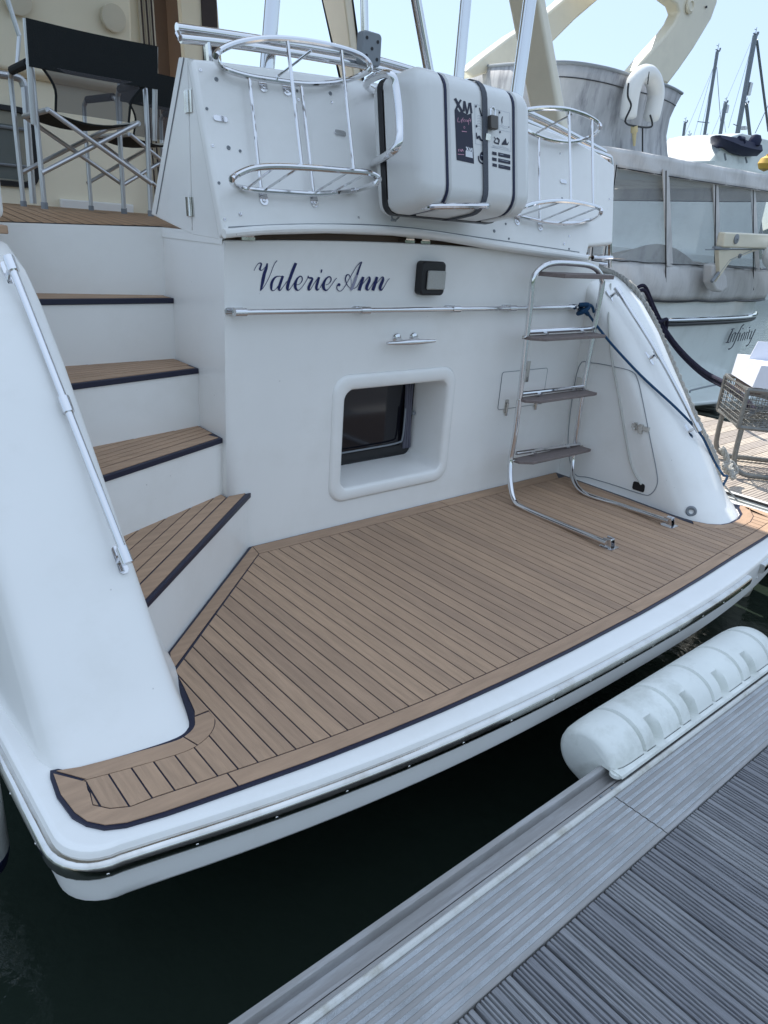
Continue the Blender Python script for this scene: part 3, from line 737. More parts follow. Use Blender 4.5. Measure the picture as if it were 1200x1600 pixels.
basket([(345, 103), (362, 112), (392, 120), (430, 126), (470, 131), (505, 131), (540, 126)], [(574, 112), (577, 100), (560, 85), (520, 72), (470, 63), (420, 60), (375, 66), (345, 78), (337, 90)],
       [(372, 292), (400, 297), (440, 300), (490, 303), (525, 301), (560, 296)], [(585, 287), (592, 279), (575, 270), (530, 266), (480, 262), (430, 260), (395, 263), (370, 273), (362, 282)],
       [((389, 119), (408, 297), .03), ((449, 64), (472, 262), .27), ((470, 131), (490, 303), .03), ((533, 76), (553, 268), .27)],
       [((432, 121), .03, (486, 79), .2), ((388, 293), .03, (428, 262), .26), ((412, 298), .03, (465, 263), .26), ((492, 301), .03, (545, 268), .26), ((520, 300), .03, (572, 272), .26)],
       [(410, 132), (447, 138), (411, 309), (490, 313)])
basket([(812, 196), (835, 210), (862, 219), (890, 222), (918, 216)], [(936, 202), (934, 192), (915, 180), (885, 171), (850, 169), (820, 173), (800, 182)],
       [(800, 334), (830, 342), (860, 348), (895, 349), (925, 343)], [(938, 334), (935, 325), (905, 317), (870, 314), (835, 318), (812, 326)],
       [((842, 214), (843, 346), .03), ((889, 172), (892, 316), .27), ((925, 186), (927, 321), .27)],
       [((836, 209), .03, (895, 178), .25), ((815, 336), .03, (875, 316), .26), ((845, 345), .03, (905, 320), .26), ((875, 348), .03, (930, 326), .26)],
       [(807, 343), (843, 352)])
# ---- guard rail tubes above the gate
q = MB()
ra = crom([at(x, y, Y=2.90) for x, y in ((276, 43), (340, 52), (400, 61), (500, 77), (600, 97), (720, 135), (835, 181), (900, 214), (945, 238))], 5)
rb_ = crom([at(x, y, Y=2.86) for x, y in ((282, 60), (340, 66), (400, 74), (500, 90), (600, 110), (720, 150), (835, 196), (900, 226), (952, 246))], 5)
q.tube(ra, .0165, 12); q.tube(rb_, .0165, 12); q.tube([at(278, 52, Y=2.88), at(282, 60, Y=2.86)], .012, 8)
rail = q.build('guard_rail', SS, yacht)
for (a, b) in (((323, 64), (326, 100)), ((612, 112), (614, 140)), ((953, 246), (955, 262)), ((876, 214), (878, 228))):
    q = MB(); q.tube([at(*a, Y=2.86), at(*b, Y=2.86)], .016, 10); q.build('stanchion', SS, rail)
# ---- canopy supports and roof overhang
def pole(a, b, r, y=2.93, zt=4.22):
    p, s_ = at(*a, Y=y), at(*b, Y=y); d = s_ - p; top_ = p + d * ((zt - p.z) / d.z); q = MB(); q.tube([p - d.normalized() * .12, top_], r, 14); q.build('roof_pole', SS, yacht)
pole((418, 100), (426, 0), .030); pole((570, 60), (569, 0), .017); pole((669, 106), (650, 0), .024); pole((717, 118), (728, 0), .027); pole((808, 145), (828, 0), .034)
def pillar(pts, y, zt, th=.16):
    P = [at(*p, Y=None, X=4.28) for p in pts]
    return P
for quad in (((503, 0), (538, 0), (553, 120), (531, 120)), ((793, 0), (841, 0), (873, 175), (828, 175))):
    P = [at(*p, X=4.27) for p in quad]
    # carry the same taper on up to the overhang and down to the deck edge
    d0, d1 = P[0] - P[3], P[1] - P[2]; t0 = (4.24 - P[3].z) / d0.z; t1 = (4.24 - P[2].z) / d1.z; s0 = (1.40 - P[3].z) / d0.z
    T0, T1, B0, B1 = P[3] + d0 * t0, P[2] + d1 * t1, P[3] + d0 * s0, P[2] + d1 * s0
    q = MB(); q.prism([T0, T1, B1, B0], (.09, 0, 0)); q.build('roof_pillar', GEL2, yacht, 20, bevel=.02, seg=3)
q = MB(); q.prism([(.2, 3.1, 4.2), (4.3, 3.1, 4.2), (4.55, 3.5, 4.2), (4.55, 7.0, 4.2), (.0, 7.0, 4.2), (.0, 3.5, 4.2)], (0, 0, .12)); q.build('roof_overhang', GEL, yacht, 20, bevel=.03)
# grey bracket pad on the rail
bp1 = at(572, 78, Y=2.84)
q = MB(); q.prism([(bp1.x + a, 2.845, bp1.z + b) for a, b in rrect(-.05, .052, -.062, .062, .018)], (0, -.045, 0)); pad = q.build('bracket_pad', GREYP, yacht, 20, bevel=.005)
q = MB()
for a, b in ((-.03, .035), (.03, .03), (-.028, -.03), (.03, -.035), (0, 0)): q.lathe((bp1.x + a, 2.80, bp1.z + b), (0, -1, 0), [(.007, 0), (.007, .002)], 10)
q.build('bolt_heads', BLK, pad)
# raft cradle hoops
q = MB()
hoop = crom([pan(592, 145, .0), pan(572, 132, .12), pan(590, 118, .30), pan(609, 116, .42), pan(618, 135, .43), pan(624, 190, .43), pan(622, 225, .43), pan(606, 242, .36), pan(588, 252, .15), pan(583, 256, 0)], 6)
q.tube(hoop, .0155, 12)
q.tube(crom([pan(640, 315, .05), pan(655, 322, .25), pan(700, 322, .34), pan(750, 322, .38), pan(762, 322, .33), pan(740, 332, .18), pan(720, 332, .05)], 6), .013, 10)
q.tube(crom([pan(650, 305, .0), pan(648, 316, .12), pan(690, 312, .30), pan(770, 308, .30), pan(800, 315, .1)], 6), .011, 10)
q.build('raft_cradle', SS, yacht)
# ---- handrails
def handrail(pts, off, brs, dirn, r=.0122, smooth_n=5):
    P = [V(p) for p in pts]; q = MB(); q.tube(crom(P, smooth_n), r, 12); h = q.build('handrail', SS, yacht)
    for k in brs:
        p = P[k]; t = (P[min(k + 1, len(P) - 1)] - P[max(k - 1, 0)]).normalized(); q = MB()
        q.tube([p - t * .026, p + t * .026], r * 1.45, 14); q.tube([p, p + V(dirn) * off], .009, 10)
        e = p + V(dirn) * off; s_ = t.cross(V(dirn)).normalized()
        q.prism([e + t * a + s_ * b for a, b in rrect(-.045, .045, -.014, .014, .013)], V(dirn) * -.006)
        q.build('bracket', SS, h)
    return h
rl = [at(x, y, Y=Y0 - .045) for x, y in ((375, 489), (570, 486), (712, 483), (800, 481.5), (904, 480))]
for p in rl: p.z = sum(a.z for a in rl) / 5
handrail(rl, .045, (0, 1, 2, 3, 4), (0, 1, 0))
wn = V((0, .80, -.60))
hl = [onmesh(wl, x, y, .055) for x, y in ((15, 434), (60, 540), (101, 640), (142, 752), (184, 876))]
hl = [hl[0], hl[0].lerp(hl[4], .5), hl[4]]
handrail(hl, .055, (0, 1, 2), wn)
hr = [onmesh(wr, x, y, .055) for x, y in ((958, 466), (1016, 560), (1076, 674))]
print('rails', hl, hr)
handrail(hr, .06, (0, 1, 2), wn)
# ---- boarding ladder
LY = 2.50
lpts = [at(948, 849, Z=.035), at(816, 792, Z=.018)]
lv = [(800, 773), (796, 750), (797, 728), (806, 670), (826, 502), (832, 442), (838, 426), (852, 415), (870, 411), (895, 412), (920, 415), (934, 423), (940, 436), (940, 452), (926, 530), (908, 630), (895, 725)]
lpts += [at(x, y, Y=LY + .0) for x, y in lv[:1]]; 
lad = [at(948, 849, Z=.035), at(880, 821, Z=.02), at(822, 796, Z=.018), at(802, 779, Z=.04)] + [at(x, y, Y=LY) for x, y in lv[2:]] + [at(897, 752, Z=.05), at(915, 772, Z=.018), at(970, 790, Z=.018), at(1045, 815, Z=.035)]
q = MB(); q.tube(crom(lad, 5), .0155, 12); ladder = q.build('boarding_ladder', SS, yacht)
for (a, b, c, d) in ((823, 519, 928, 513), (815, 615, 914, 604), (806, 708, 905, 694)):
    p1, p2 = at(a, b, Y=LY), at(c, d, Y=LY); q = MB(); q.tube([p1, p2], .0125, 10)
    for t in (.25, .8): m_ = p1.lerp(p2, t); q.box((m_.x - .015, LY - .02, m_.z - .02), (m_.x + .015, LY + .02, m_.z - .008))
    rg_ = q.build('rung', SS, ladder)
    z = (p1.z + p2.z) / 2; q = MB(); q.prism([(p1.x + .06, LY - .09, z - .04), (p2.x - .02, LY - .09, z - .04), (p2.x + .01, LY - .085, z - .04), (p2.x + .01, LY + .02, z - .04), (p1.x - .01, LY + .02, z - .04), (p1.x - .01, LY - .04, z - .04)], (0, 0, .017))
    q.build('step_board', WOODG, rg_, 0, bevel=.003)
    q = MB(); q.tube([(p1.x - .03, LY - .005, z - .028), (p1.x + .01, LY - .005, z - .028)], .007, 8); q.tube([(p2.x - .01, LY - .005, z - .028), (p2.x + .03, LY - .005, z - .028)], .007, 8); q.build('step_bolt', SSR, rg_)
p1, p2 = at(846, 424, Y=LY), at(938, 424, Y=LY); z = p2.z - .005
q = MB(); q.prism([(p1.x + .06, LY - .11, z - .03), (p2.x - .02, LY - .11, z - .03), (p2.x - .005, LY + .02, z - .03), (p1.x, LY + .02, z - .03)], (0, 0, .022)); q.build('step_board', WOODG, ladder, 0, bevel=.003)
for p in (at(950, 850, Z=.02), at(1044, 817, Z=.02)):
    q = MB(); q.prism([(p.x + a, p.y + b, .0055) for a, b in rrect(-.038, .038, -.045, .03, .01)], (0, 0, .005))
    for s_ in (-.020, .016): q.prism([(p.x + s_, p.y - .03, .01), (p.x + s_, p.y + .03, .01), (p.x + s_, p.y + .02, .055), (p.x + s_, p.y - .02, .055)], (.004, 0, 0))
    q.tube([(p.x - .026, p.y, .035), (p.x + .026, p.y, .035)], .006, 8); q.build('deck_hinge', SS, ladder)
# ---- small hatch on the transom
def line_on(pts, mapf, r=.0022, closed=False, sm=0):
    q = MB(); P = [mapf(*p) for p in pts]; q.tube(crom(P, sm, closed) if sm else P, r, 6, closed=closed); return q
tf = lambda x, y: at(x, y, Y=Y0 - .0005)
h1 = at(781, 582, Y=Y0); h2 = at(853, 640, Y=Y0); hz1, hz0 = h1.z, at(779, 640, Y=Y0).z; hx0, hx1 = h1.x + .02, h1.x + .43
q = MB(); q.prism([(a, Y0 + .0, b) for a, b in rrect(hx0, hx1, hz0, hz1, .015)], (0, -.003, 0)); hat = q.build('locker_hatch', GEL, yacht, 20)
q = MB(); q.tube([(a, Y0 - .0025, b) for a, b in rrect(hx0, hx1, hz0, hz1, .015)], .002, 5, closed=True); q.build('hatch_gap', GREYP, hat)
for (x, y) in ((790, 637), (836, 628)):
    p = at(x, y, Y=Y0); q = MB(); q.prism([(p.x + a, Y0 - .001, p.z + b) for a, b in rrect(-.016, .016, -.03, .05, .008)], (0, -.006, 0)); q.tube([(p.x, Y0 - .011, p.z - .045), (p.x, Y0 - .013, p.z + .03)], .007, 8); q.build('toggle_latch', SSR, hat)
p = at(823, 580, Y=Y0); q = MB(); q.box((p.x - .012, Y0 - .012, p.z - .06), (p.x + .012, Y0 - .001, p.z + .06)); q.build('hatch_hinge', SSR, hat)
# ---- locker door in the starboard wing
XI = 3.845
for o_ in (wr, wl): o_.data.update()
def ws(px, py):          # points on the wing's inner side
    return onmesh(wr, px, py, .002, at(px, py, X=XI))
dl = [ws(*p) for p in ((898, 740), (888, 700), (892, 640), (905, 572), (925, 567), (965, 574), (988, 581), (997, 595), (1005, 630), (1016, 685), (1026, 735), (1027, 757), (1017, 772), (1003, 772), (960, 758), (920, 746))]
q = MB(); q.tube(crom(dl, 4, True), .0026, 6, closed=True); ld = q.build('locker_door', GREYP, yacht)
q = MB(); a = ws(1003, 668); q.box((a.x - .012, a.y - .05, a.z - .012), (a.x + .004, a.y + .06, a.z + .012)); q.box((a.x - .014, a.y - .012, a.z - .035), (a.x, a.y + .012, a.z + .02)); q.box((a.x - .016, a.y + .03, a.z - .022), (a.x, a.y + .045, a.z + .022)); q.build('slide_latch', SSR, ld)
q = MB(); a = ws(1001, 760); q.prism([(a.x + .001, a.y + u, a.z + v) for u, v in rrect(-.03, .05, -.03, .02, .012)], (-.003, 0, 0)); q.build('rope_slot', BLK, ld)
a = ws(908, 598); q = MB(); q.box((a.x - .006, a.y - .02, a.z - .03), (a.x, a.y + .03, a.z + .03)); q.build('door_hinge', SSR, ld)
a = onmesh(wr, 1080, 799, .0); q = MB(); q.lathe(a + V((.006, .003, 0)), (-1, -.45, .1), [(.030, 0), (.030, .012), (.024, .017), (.015, .015), (.013, .004), (.001, .003)], 24); dr = q.build('shower_socket', GREYP, yacht)
# ---- fittings at the gate's starboard end
q = MB()
a = at(938, 403, Y=2.7); q.tube([a + V((-.08, 0, 0)), a + V((.12, 0, .005))], .012, 10); q.tube([a + V((-.05, .02, -.03)), a + V((.1, .02, -.035))], .014, 10); 
q.build('mooring_fairlead', SS, yacht)
q = MB(); a = at(953, 418, Y=2.72); q.tube([a, at(953, 375, Y=2.72)], .012, 10); q.build('stanchion', SS, yacht)
q = MB(); q.box((1.43, 2.70, 1.2), (1.431, 2.71, 1.21))
# ---- hull body
def hull(mb, x0, x1, y0, y1, zb, zt, n=14, transom_in=.1, pw=2.5):
    R_ = []
    xc = (x0 + x1) / 2; hw = (x1 - x0) / 2
    for k in range(n + 1):
        t = k / n; y = y0 + (y1 - y0) * t; wdt = hw * (1 - t ** pw) + .02; lowf = .86 - .3 * t
        sh = .25 * t * t * (zt - zb)
        R_.append([(xc - wdt, y, zt + sh), (xc - wdt * .98, y, zb + (zt - zb) * .5), (xc - wdt * lowf, y, zb + .25), (xc, y, zb), (xc + wdt * lowf, y, zb + .25), (xc + wdt * .98, y, zb + (zt - zb) * .5), (xc + wdt, y, zt + sh)])
    mb.loft(R_)
q = MB(); hull(q, .32, 4.42, 3.48, 14.5, -1.2, 1.25); q.build('hull', GEL, yacht, 40)
q = MB(); q.box((.62, 2.0, -1.0), (4.12, 3.6, -.19)); q.build('hull_transom', NAVYH, yacht)
# ---- cabin bulkhead
BY = 6.0
q = MB()
def bw(px, py): p = at(px, py, Y=BY); return p
xl = 0.15; xr = at(348, 60, Y=BY).x; xd0 = at(222, 60, Y=BY).x; xd1 = at(300, 30, Y=BY).x
q.prism([(xl, BY, 1.36), (xd0, BY, 1.36), (xd0, BY, 4.2), (xl, BY, 4.2)], (0, .06, 0)); q.build('cabin_bulkhead', CREAM, yacht, 0)
blk = bpy.data.objects['cabin_bulkhead']
q = MB(); q.prism([(xd1, BY, 1.36), (xr + .09, BY, 1.36), (xr - .15, BY, 4.2), (xd1 - .16, BY, 4.2)], (0, .06, 0)); q.build('bulkhead_side', CREAM, yacht, 0)
q = MB(); q.prism([(xd1 + .12, BY - .004, 1.36), (xd1 + .26, BY - .004, 1.36), (xd1 + .16, BY - .004, 4.2), (xd1 + .04, BY - .004, 4.2)], (0, -.01, 0)); q.build('side_window_strip', BARK, yacht, 0)
q = MB(); q.poly([(xd0 - .1, BY + .35, 1.36), (xd1 + .2, BY + .35, 1.36), (xd1 + .2, BY + .35, 4.2), (xd0 - .1, BY + .35, 4.2)]); q.poly([(xd1 + .0, BY + .06, 1.36), (xd1 + .0, BY + .35, 1.36), (xd1 - .08, BY + .35, 4.2), (xd1 - .08, BY + .06, 4.2)]); q.build('doorway_blind', BROWN, yacht, 0)
q = MB()   # sliding door leaves stacked at the port side of the doorway
for k, (a, b) in enumerate(((205, 214), (215, 222), (223, 230))):
    pa, pb = at(a, 0, Y=BY - .03 - .012 * k), at(b, 0, Y=BY - .03 - .012 * k); 
    q.prism([(pa.x + .10, BY - .02 - .012 * k, 1.38), (pb.x + .10, BY - .02 - .012 * k, 1.38), (pb.x, BY - .02 - .012 * k, 4.19), (pa.x, BY - .02 - .012 * k, 4.19)], (0, -.008, 0))
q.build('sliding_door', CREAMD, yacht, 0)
q = MB()
for px in (210, 218, 226):
    pa = at(px, 0, Y=BY - .06); q.tube([(pa.x + .10, BY - .064, 1.38), (pa.x, BY - .064, 4.19)], .007, 6)
q.build('door_edge_trim', BARK, yacht)
q = MB(); zm = at(120, 138, Y=BY).z; q.prism([(xl, BY, zm), (xl, BY - .10, zm + .03), (xl, BY - .16, 4.19), (xl, BY, 4.19)], (xd0 - .12 - xl, 0, 0)); q.build('upper_fascia', CREAM, yacht, 20, bevel=.02)
q = MB(); z0_, z1_ = at(95, 320, Y=BY).z, at(95, 307, Y=BY).z; q.box((at(92, 315, Y=BY).x, BY - .05, 1.39), (at(205, 315, Y=BY).x, BY - .001, 1.46)); q.build('kick_board', GEL, yacht, bevel=.01)
# bulkhead window
wz = at(20, 165, Y=BY - .01); wz2 = at(20, 292, Y=BY - .01); wxr = at(57, 230, Y=BY - .01).x
q = MB()
def wring(d0, d1, y0_, y1_):
    a = rrect(.25 + d0, wxr - d0, wz2.z + d0, wz.z - d0, max(.09 - d0 * .5, .03)); b = rrect(.25 + d1, wxr - d1, wz2.z + d1, wz.z - d1, max(.09 - d1 * .5, .03))
    i = len(q.v); m = len(a); q.v += [V((x, y0_, z)) for x, z in a] + [V((x, y1_, z)) for x, z in b]
    for j in range(m): q.f.append([i + j, i + (j + 1) % m, i + m + (j + 1) % m, i + m + j])
wring(0, .005, BY - .001, BY - .03); wring(.005, .035, BY - .03, BY - .03); wring(.035, .04, BY - .03, BY - .005)
cw = q.build('cabin_window', BLK, yacht)
q = MB(); q.poly([(x, BY - .012, z) for x, z in rrect(.29, wxr - .04, wz2.z + .04, wz.z - .04, .07)]); q.build('window_pane', mat('tinted_pane', (.10, .11, .11), .1, alpha=.45), cw, 0)
q = MB(); R_ = []
for k in range(60):
    x = .3 + (wxr - .1 - .3) * k / 59; R_.append([(x, BY - .003 + .002 * math.sin(k * 1.1), wz2.z + .05), (x + .02 * math.sin(k * .7), BY - .006 + .003 * math.sin(k * 1.1 + 1), wz.z - .12)])
q.loft(R_, closed=False, caps=False); q.build('window_curtain', mat('green_grey_curtain', (.33, .36, .33), .9), cw, 50)
q = MB(); q.tube([(.3, BY - .02, wz.z - .14), (wxr - .05, BY - .02, wz.z - .14)], .012, 6); q.tube([(.3, BY - .02, wz2.z + .14), (wxr - .05, BY - .02, wz2.z + .14)], .010, 6); q.build('curtain_rail', GREYP, cw)
for (x, y) in ((178, 28), (28, 0)):
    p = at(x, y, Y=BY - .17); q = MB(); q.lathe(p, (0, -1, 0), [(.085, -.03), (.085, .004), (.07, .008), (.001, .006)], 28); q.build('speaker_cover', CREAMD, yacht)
# port side rail in the cockpit
q = MB()
q.tube(crom([at(-60, 108, Y=4.55), at(0, 116, Y=4.55), at(30, 122, Y=4.55), at(38, 135, Y=4.55)], 5), .02, 10); q.tube([at(38, 133, Y=4.55), at(52, 318, Y=4.55)], .018, 10)
q.tube([at(12, 0, Y=4.5), at(30, 56, Y=4.5)], .012, 8); q.tube([at(30, 56, Y=4.5), at(27, 100, Y=4.5), at(20, 112, Y=4.5)], .010, 8)
q.build('side_rail', ALU, yacht)
# ------------------------------------------------------------------ ropes
def rope(name, pts, r, m, label, cat='rope', n=5, ns=8):
    q = MB(); q.tube(crom(pts, n), r, ns); o = q.build(name, m); return tag(o, label, cat)
def braid(pts, r, n=8):      # three-strand lay as real twisted strands
    P = crom(pts, n); q = MB(); L_ = 0
    for s_ in range(3):
        out = []; L_ = 0
        for k, p in enumerate(P):
            t = (P[min(k + 1, len(P) - 1)] - P[max(k - 1, 0)]).normalized(); u = t.cross(V((.3, .2, 1))).normalized(); w_ = t.cross(u)
            if k: L_ += (P[k] - P[k - 1]).length
            a = L_ / (r * 5.5) * 2 * math.pi + s_ * 2.094; out.append(p + u * math.cos(a) * r * .52 + w_ * math.sin(a) * r * .52)
        q.tube(out, r * .56, 6)
    return q
kn = at(909, 482, Y=Y0 - .06)
q = MB(); q.tube(crom([kn + V(p) for p in ((-.03, 0, .02), (.01, -.03, .025), (.03, -.01, 0), (0, .02, -.03), (-.02, -.02, -.02), (.015, -.035, .01), (.035, .01, .02), (.02, .03, .0), (.0, -.03, -.015), (.04, -.02, -.03))], 6), .013, 8)
q.tube(crom([kn + V((.0, -.01, .02)), kn + V((.06, -.02, .02)), kn + V((.10, -.02, -.02))], 4), .008, 8)
q.tube(crom([kn + V((.03, -.02, -.02)), at(950, 531, Y=2.40), onmesh(wr, 1000, 588, .02), onmesh(wr, 1050, 641, .03), onmesh(wr, 1086, 680, .03), onmesh(wr, 1104, 703, .012), onmesh(wr, 1118, 724, .01), onmesh(wr, 1130, 742, .01), V((4.38, 1.80, .13)), V((4.47, 1.9, -.1))], 6), .0075, 8)
tag(q.build('blue_rope', ROPEB), 'thin blue rope knotted to the transom rail and led down over the starboard wing', 'rope')
q = MB(); q.tube(crom([onmesh(wr, x, y, .007) for x, y in ((953, 445), (951, 500), (957, 560), (968, 620), (978, 680), (988, 728), (1003, 757))], 6), .0055, 7)
tag(q.build('cream_cord', ROPEC), 'thin cream cord hanging down the inner side of the starboard wing into a slot', 'rope')
q = braid([at(905, 412, Y=2.74), at(935, 419, Y=2.72), at(960, 428, Y=2.74), at(985, 444, X=4.22), at(1003, 468, X=4.28), at(1024, 503, X=4.36), at(1052, 568, X=4.47), at(1090, 655, X=4.50), at(1120, 722, X=4.52), V((4.6, 1.9, -.1))], .018)
tag(q.build('mooring_rope', ROPEW), 'thick grey-white laid mooring rope lying along the top of the starboard wing', 'rope')
q = MB()
for dy, yy in ((0, 5.0), (7, 4.97)):
    q.tube(crom([at(995, 450 + dy, Y=yy - .1), at(1008, 448 + dy, Y=yy - .15), at(1022, 480 + dy, Y=yy - .2), at(1040, 515 + dy, Y=yy - .3), at(1065, 548 + dy, Y=4.3), at(1100, 580 + dy, Y=3.8), at(1146, 606 + dy, Y=3.1), at(1180, 640 + dy, Y=2.75)], 7), .022, 8)
q.tube(crom([at(1012, 478, Y=4.8), at(1014, 495, Y=4.8), at(1030, 503, Y=4.7), at(1042, 500, Y=4.7), at(1038, 530, Y=4.75), at(1035, 540, Y=4.8)], 6), .022, 8)
tag(q.build('navy_mooring_line', ROPEN), 'doubled dark navy mooring line sagging from the neighbouring boat to the finger pontoon', 'rope')
q = braid([at(1128, 700, X=5.08), at(1136, 718, X=5.12), at(1132, 730, X=5.1), at(1142, 742, X=5.2), at(1150, 735, X=5.25), at(1140, 722, X=5.2), at(1146, 748, X=5.1)], .022, 8)
tag(q.build('rope_coil', ROPEW), 'loose pale rope heap at the foot of the trolley on the finger pontoon', 'rope')
# ------------------------------------------------------------------ life raft canister
RV = V((0, .18, .984)).normalized(); RN = V((0, -RV.z, RV.y)); RP = V((0, 2.60, 1.345))
def ruv(u, v, n=0): return V((u, 0, 0)) + V((0, RP.y, RP.z)) + RV * v + RN * n
def rpan(px, py, off=0.0): return onplane(px, py, RP + RN * off, RN)
ua = rpan(591, 215, .08).x; ub = rpan(833, 235, .34).x
vb = (rpan(740, 331, .30) - RP).dot(RV); vt = (rpan(700, 111, .30) - RP).dot(RV)
raft = thing('life_raft', tuple(ruv((ua + ub) / 2, 0, .2)), 'white life raft canister strapped in a cradle on the aft bulwark', 'life raft')
n0, n1, n2 = .03, .105, .34
def rsec(u, n_a, n_b, ins, r):   # section across u
    return None
def canister(mb, na, nb, mirror):
    R_ = []
    def ringat(u, ins, k=0):
        pts = rrect(na, nb, vb + ins, vt - ins, .09 if not mirror else .05, 6)
        return [ruv(u, b, a) for a, b in pts]
    prof_ = [(0, .065), (.006, .035), (.02, .013), (.045, .002), (.06, 0)]
    us = [(ua + d, i) for d, i in prof_]
    grooves = [] if mirror else [rpan(699, 220, nb).x, rpan(804, 240, nb).x]
    for g in grooves: us += [(g - .020, 0), (g - .014, .008), (g + .014, .008), (g + .020, 0)]
    us += [(ub - d, i) for d, i in prof_[::-1]]
    for u, ins in us:
        s_ = ins; rr_ = .085 if not mirror else .045; a_, b_ = (na + s_ * .8, nb) if mirror else (na, nb - s_ * .9); lo_, hi_ = vb + s_ * .8, vt - s_ * .8
        arc = lambda cx, cy, a0, sg: [(cx + rr_ * math.cos(math.radians(a0 + 15 * k * sg)), cy + rr_ * math.sin(math.radians(a0 + 15 * k * sg))) for k in range(7)]
        if mirror: pts = [(b_, lo_), (b_, hi_)] + arc(a_ + rr_, hi_ - rr_, 90, 1) + arc(a_ + rr_, lo_ + rr_, 180, 1)
        else: pts = [(a_, hi_), (a_, lo_)] + arc(b_ - rr_, lo_ + rr_, 270, 1) + arc(b_ - rr_, hi_ - rr_, 0, 1)
        R_.append([ruv(u, b, a) for a, b in pts])
    mb.loft(R_); return grooves
q = MB(); canister(q, n0, n1 - .012, True); q.build('rear_shell', RAFT, raft, 40)
q = MB(); gr = canister(q, n1 + .012, n2, False); q.build('front_shell', RAFT, raft, 40)
q = MB(); pts = rrect(ua - .003, ub + .003, vb - .003, vt + .003, .05, 6); q.prism([ruv(a, b, n1 - .016) for a, b in pts], RN * .032); q.build('black_seal', BLK, raft, 40)
def band(mb, u, wd, na, nb, lo, hi, r, th=.003):
    pts = rrect(na, nb, lo, hi, r, 6); pts2 = rrect(na - th, nb + th, lo - th, hi + th, r + th, 6)
    A = [ruv(u - wd / 2, b, a) for a, b in pts2]; B = [ruv(u + wd / 2, b, a) for a, b in pts2]; C = [ruv(u + wd / 2, b, a) for a, b in pts]; D = [ruv(u - wd / 2, b, a) for a, b in pts]
    mb.loft([D, A, B, C, D], caps=False)
for g in gr:
    q = MB(); band(q, g, .013, n0, n2 - .006, vb + .006, vt - .006, .08); q.build('binding_strap', NAVYS, raft)
gs = rpan(757, 240, n2).x
q = MB(); band(q, gs, .030, n0 - .005, n2 + .004, vb - .004, vt + .004, .09); q.build('securing_strap', STRAP, raft)
pk = rpan(765, 190, n2)
q = MB(); q.prism([pk + V((a, 0, 0)) + RV * b + RN * .008 for a, b in rrect(-.022, .022, -.035, .018, .006)], RN * .022)
pad_ = q.build('padlock', mat('dull_brass', (.12, .11, .10), .45, .6), raft, bevel=.003)
q = MB(); q.tube(crom([pk + V((a, 0, 0)) + RV * b + RN * .018 for a, b in ((-.013, .015), (-.012, .04), (0, .05), (.012, .04), (.013, .015))], 5), .004, 8); q.build('shackle', SS, pad_)
q = MB(); a = rpan(762, 214, n2 + .008); q.box((a.x - .014, a.y - .004, a.z - .012), (a.x + .014, a.y + .004, a.z + .012)); q.build('buckle', SSR, raft)
# labels
def lmap(sc=10.91, ox=700, oy=145):
    def f(x, y): return onplane(ox + x / sc, oy + y / sc, RP + RN * (n2 + .0012 + _lay[0]), RN)
    return f
def deco(name, strokes, polys, m, lay, par=raft):
    _lay[0] = lay; q = MB(); q.keep = True; f = lmap()
    for s_ in strokes: stroke(q, s_, f, 4); _lay[0] += .00003
    for p in polys: q.poly([f(*a) for a in p])
    return q.build(name, m, par, 0)
circ = lambda cx, cy, r, r2=None, a0=0, a1=360, n=24: [(cx + r * math.cos(math.radians(a0 + (a1 - a0) * k / n)), cy + (r2 or r) * math.sin(math.radians(a0 + (a1 - a0) * k / n))) for k in range(n + 1)]
deco('label_panel', [], [[(113, 300), (150, 262), (200, 330), (240, 300), (262, 330), (330, 372), (402, 350), (445, 1210), (148, 1145)]], INKK, 0)
deco('label_letters', [[(120, 95, 44), (175, 200, 42), (238, 318, 42)], [(222, 118, 34), (175, 200, 34), (128, 305, 36)], [(278, 140, 34), (268, 320, 36)], [(284, 150, 34), (325, 360, 30)], [(366, 170, 30), (330, 360, 24)], [(380, 168, 32), (402, 350, 36)]], [], INKK, .0004)
deco('label_script', [[(175, 420, 7), (165, 490, 7), (205, 495, 7)], [(225, 455, 7), (222, 495, 7)], [(262, 425, 7), (240, 460, 7), (235, 515, 7)], [(228, 460, 5), (258, 462, 5)], [(268, 475, 6), (282, 460, 6), (268, 460, 6), (268, 492, 6), (285, 490, 6)], [(300, 458, 6), (298, 495, 6)], [(300, 465, 5), (316, 460, 5)], [(340, 465, 6), (322, 470, 6), (325, 495, 6), (342, 470, 6), (342, 500, 6)], [(372, 430, 6), (357, 460, 6), (350, 545, 6)], [(347, 470, 5), (392, 475, 5)], [(388, 440, 6), (382, 500, 6)]], [], INKP, .0006)
deco('label_small_print', [[(235, 655, 12), (320, 665, 12)], [(265, 600, 5), (275, 565, 5), (290, 600, 5), (270, 610, 5)], [(180, 960, 12), (185, 1000, 10)], [(200, 960, 10), (230, 1000, 10), (240, 960, 10), (262, 1000, 10)], [(165, 1045, 10), (275, 1055, 10)]], [], INKP, .0006)
deco('label_small_logo', [[(310, 920, 18), (350, 990, 18)], [(345, 925, 14), (315, 990, 16)], [(370, 935, 14), (372, 1000, 14)], [(374, 940, 12), (388, 990, 12)], [(405, 940, 12), (390, 990, 12)], [(410, 940, 14), (416, 1010, 14)]], [[(300, 985), (418, 1005), (424, 1115), (302, 1085)]], INKW, .0006)
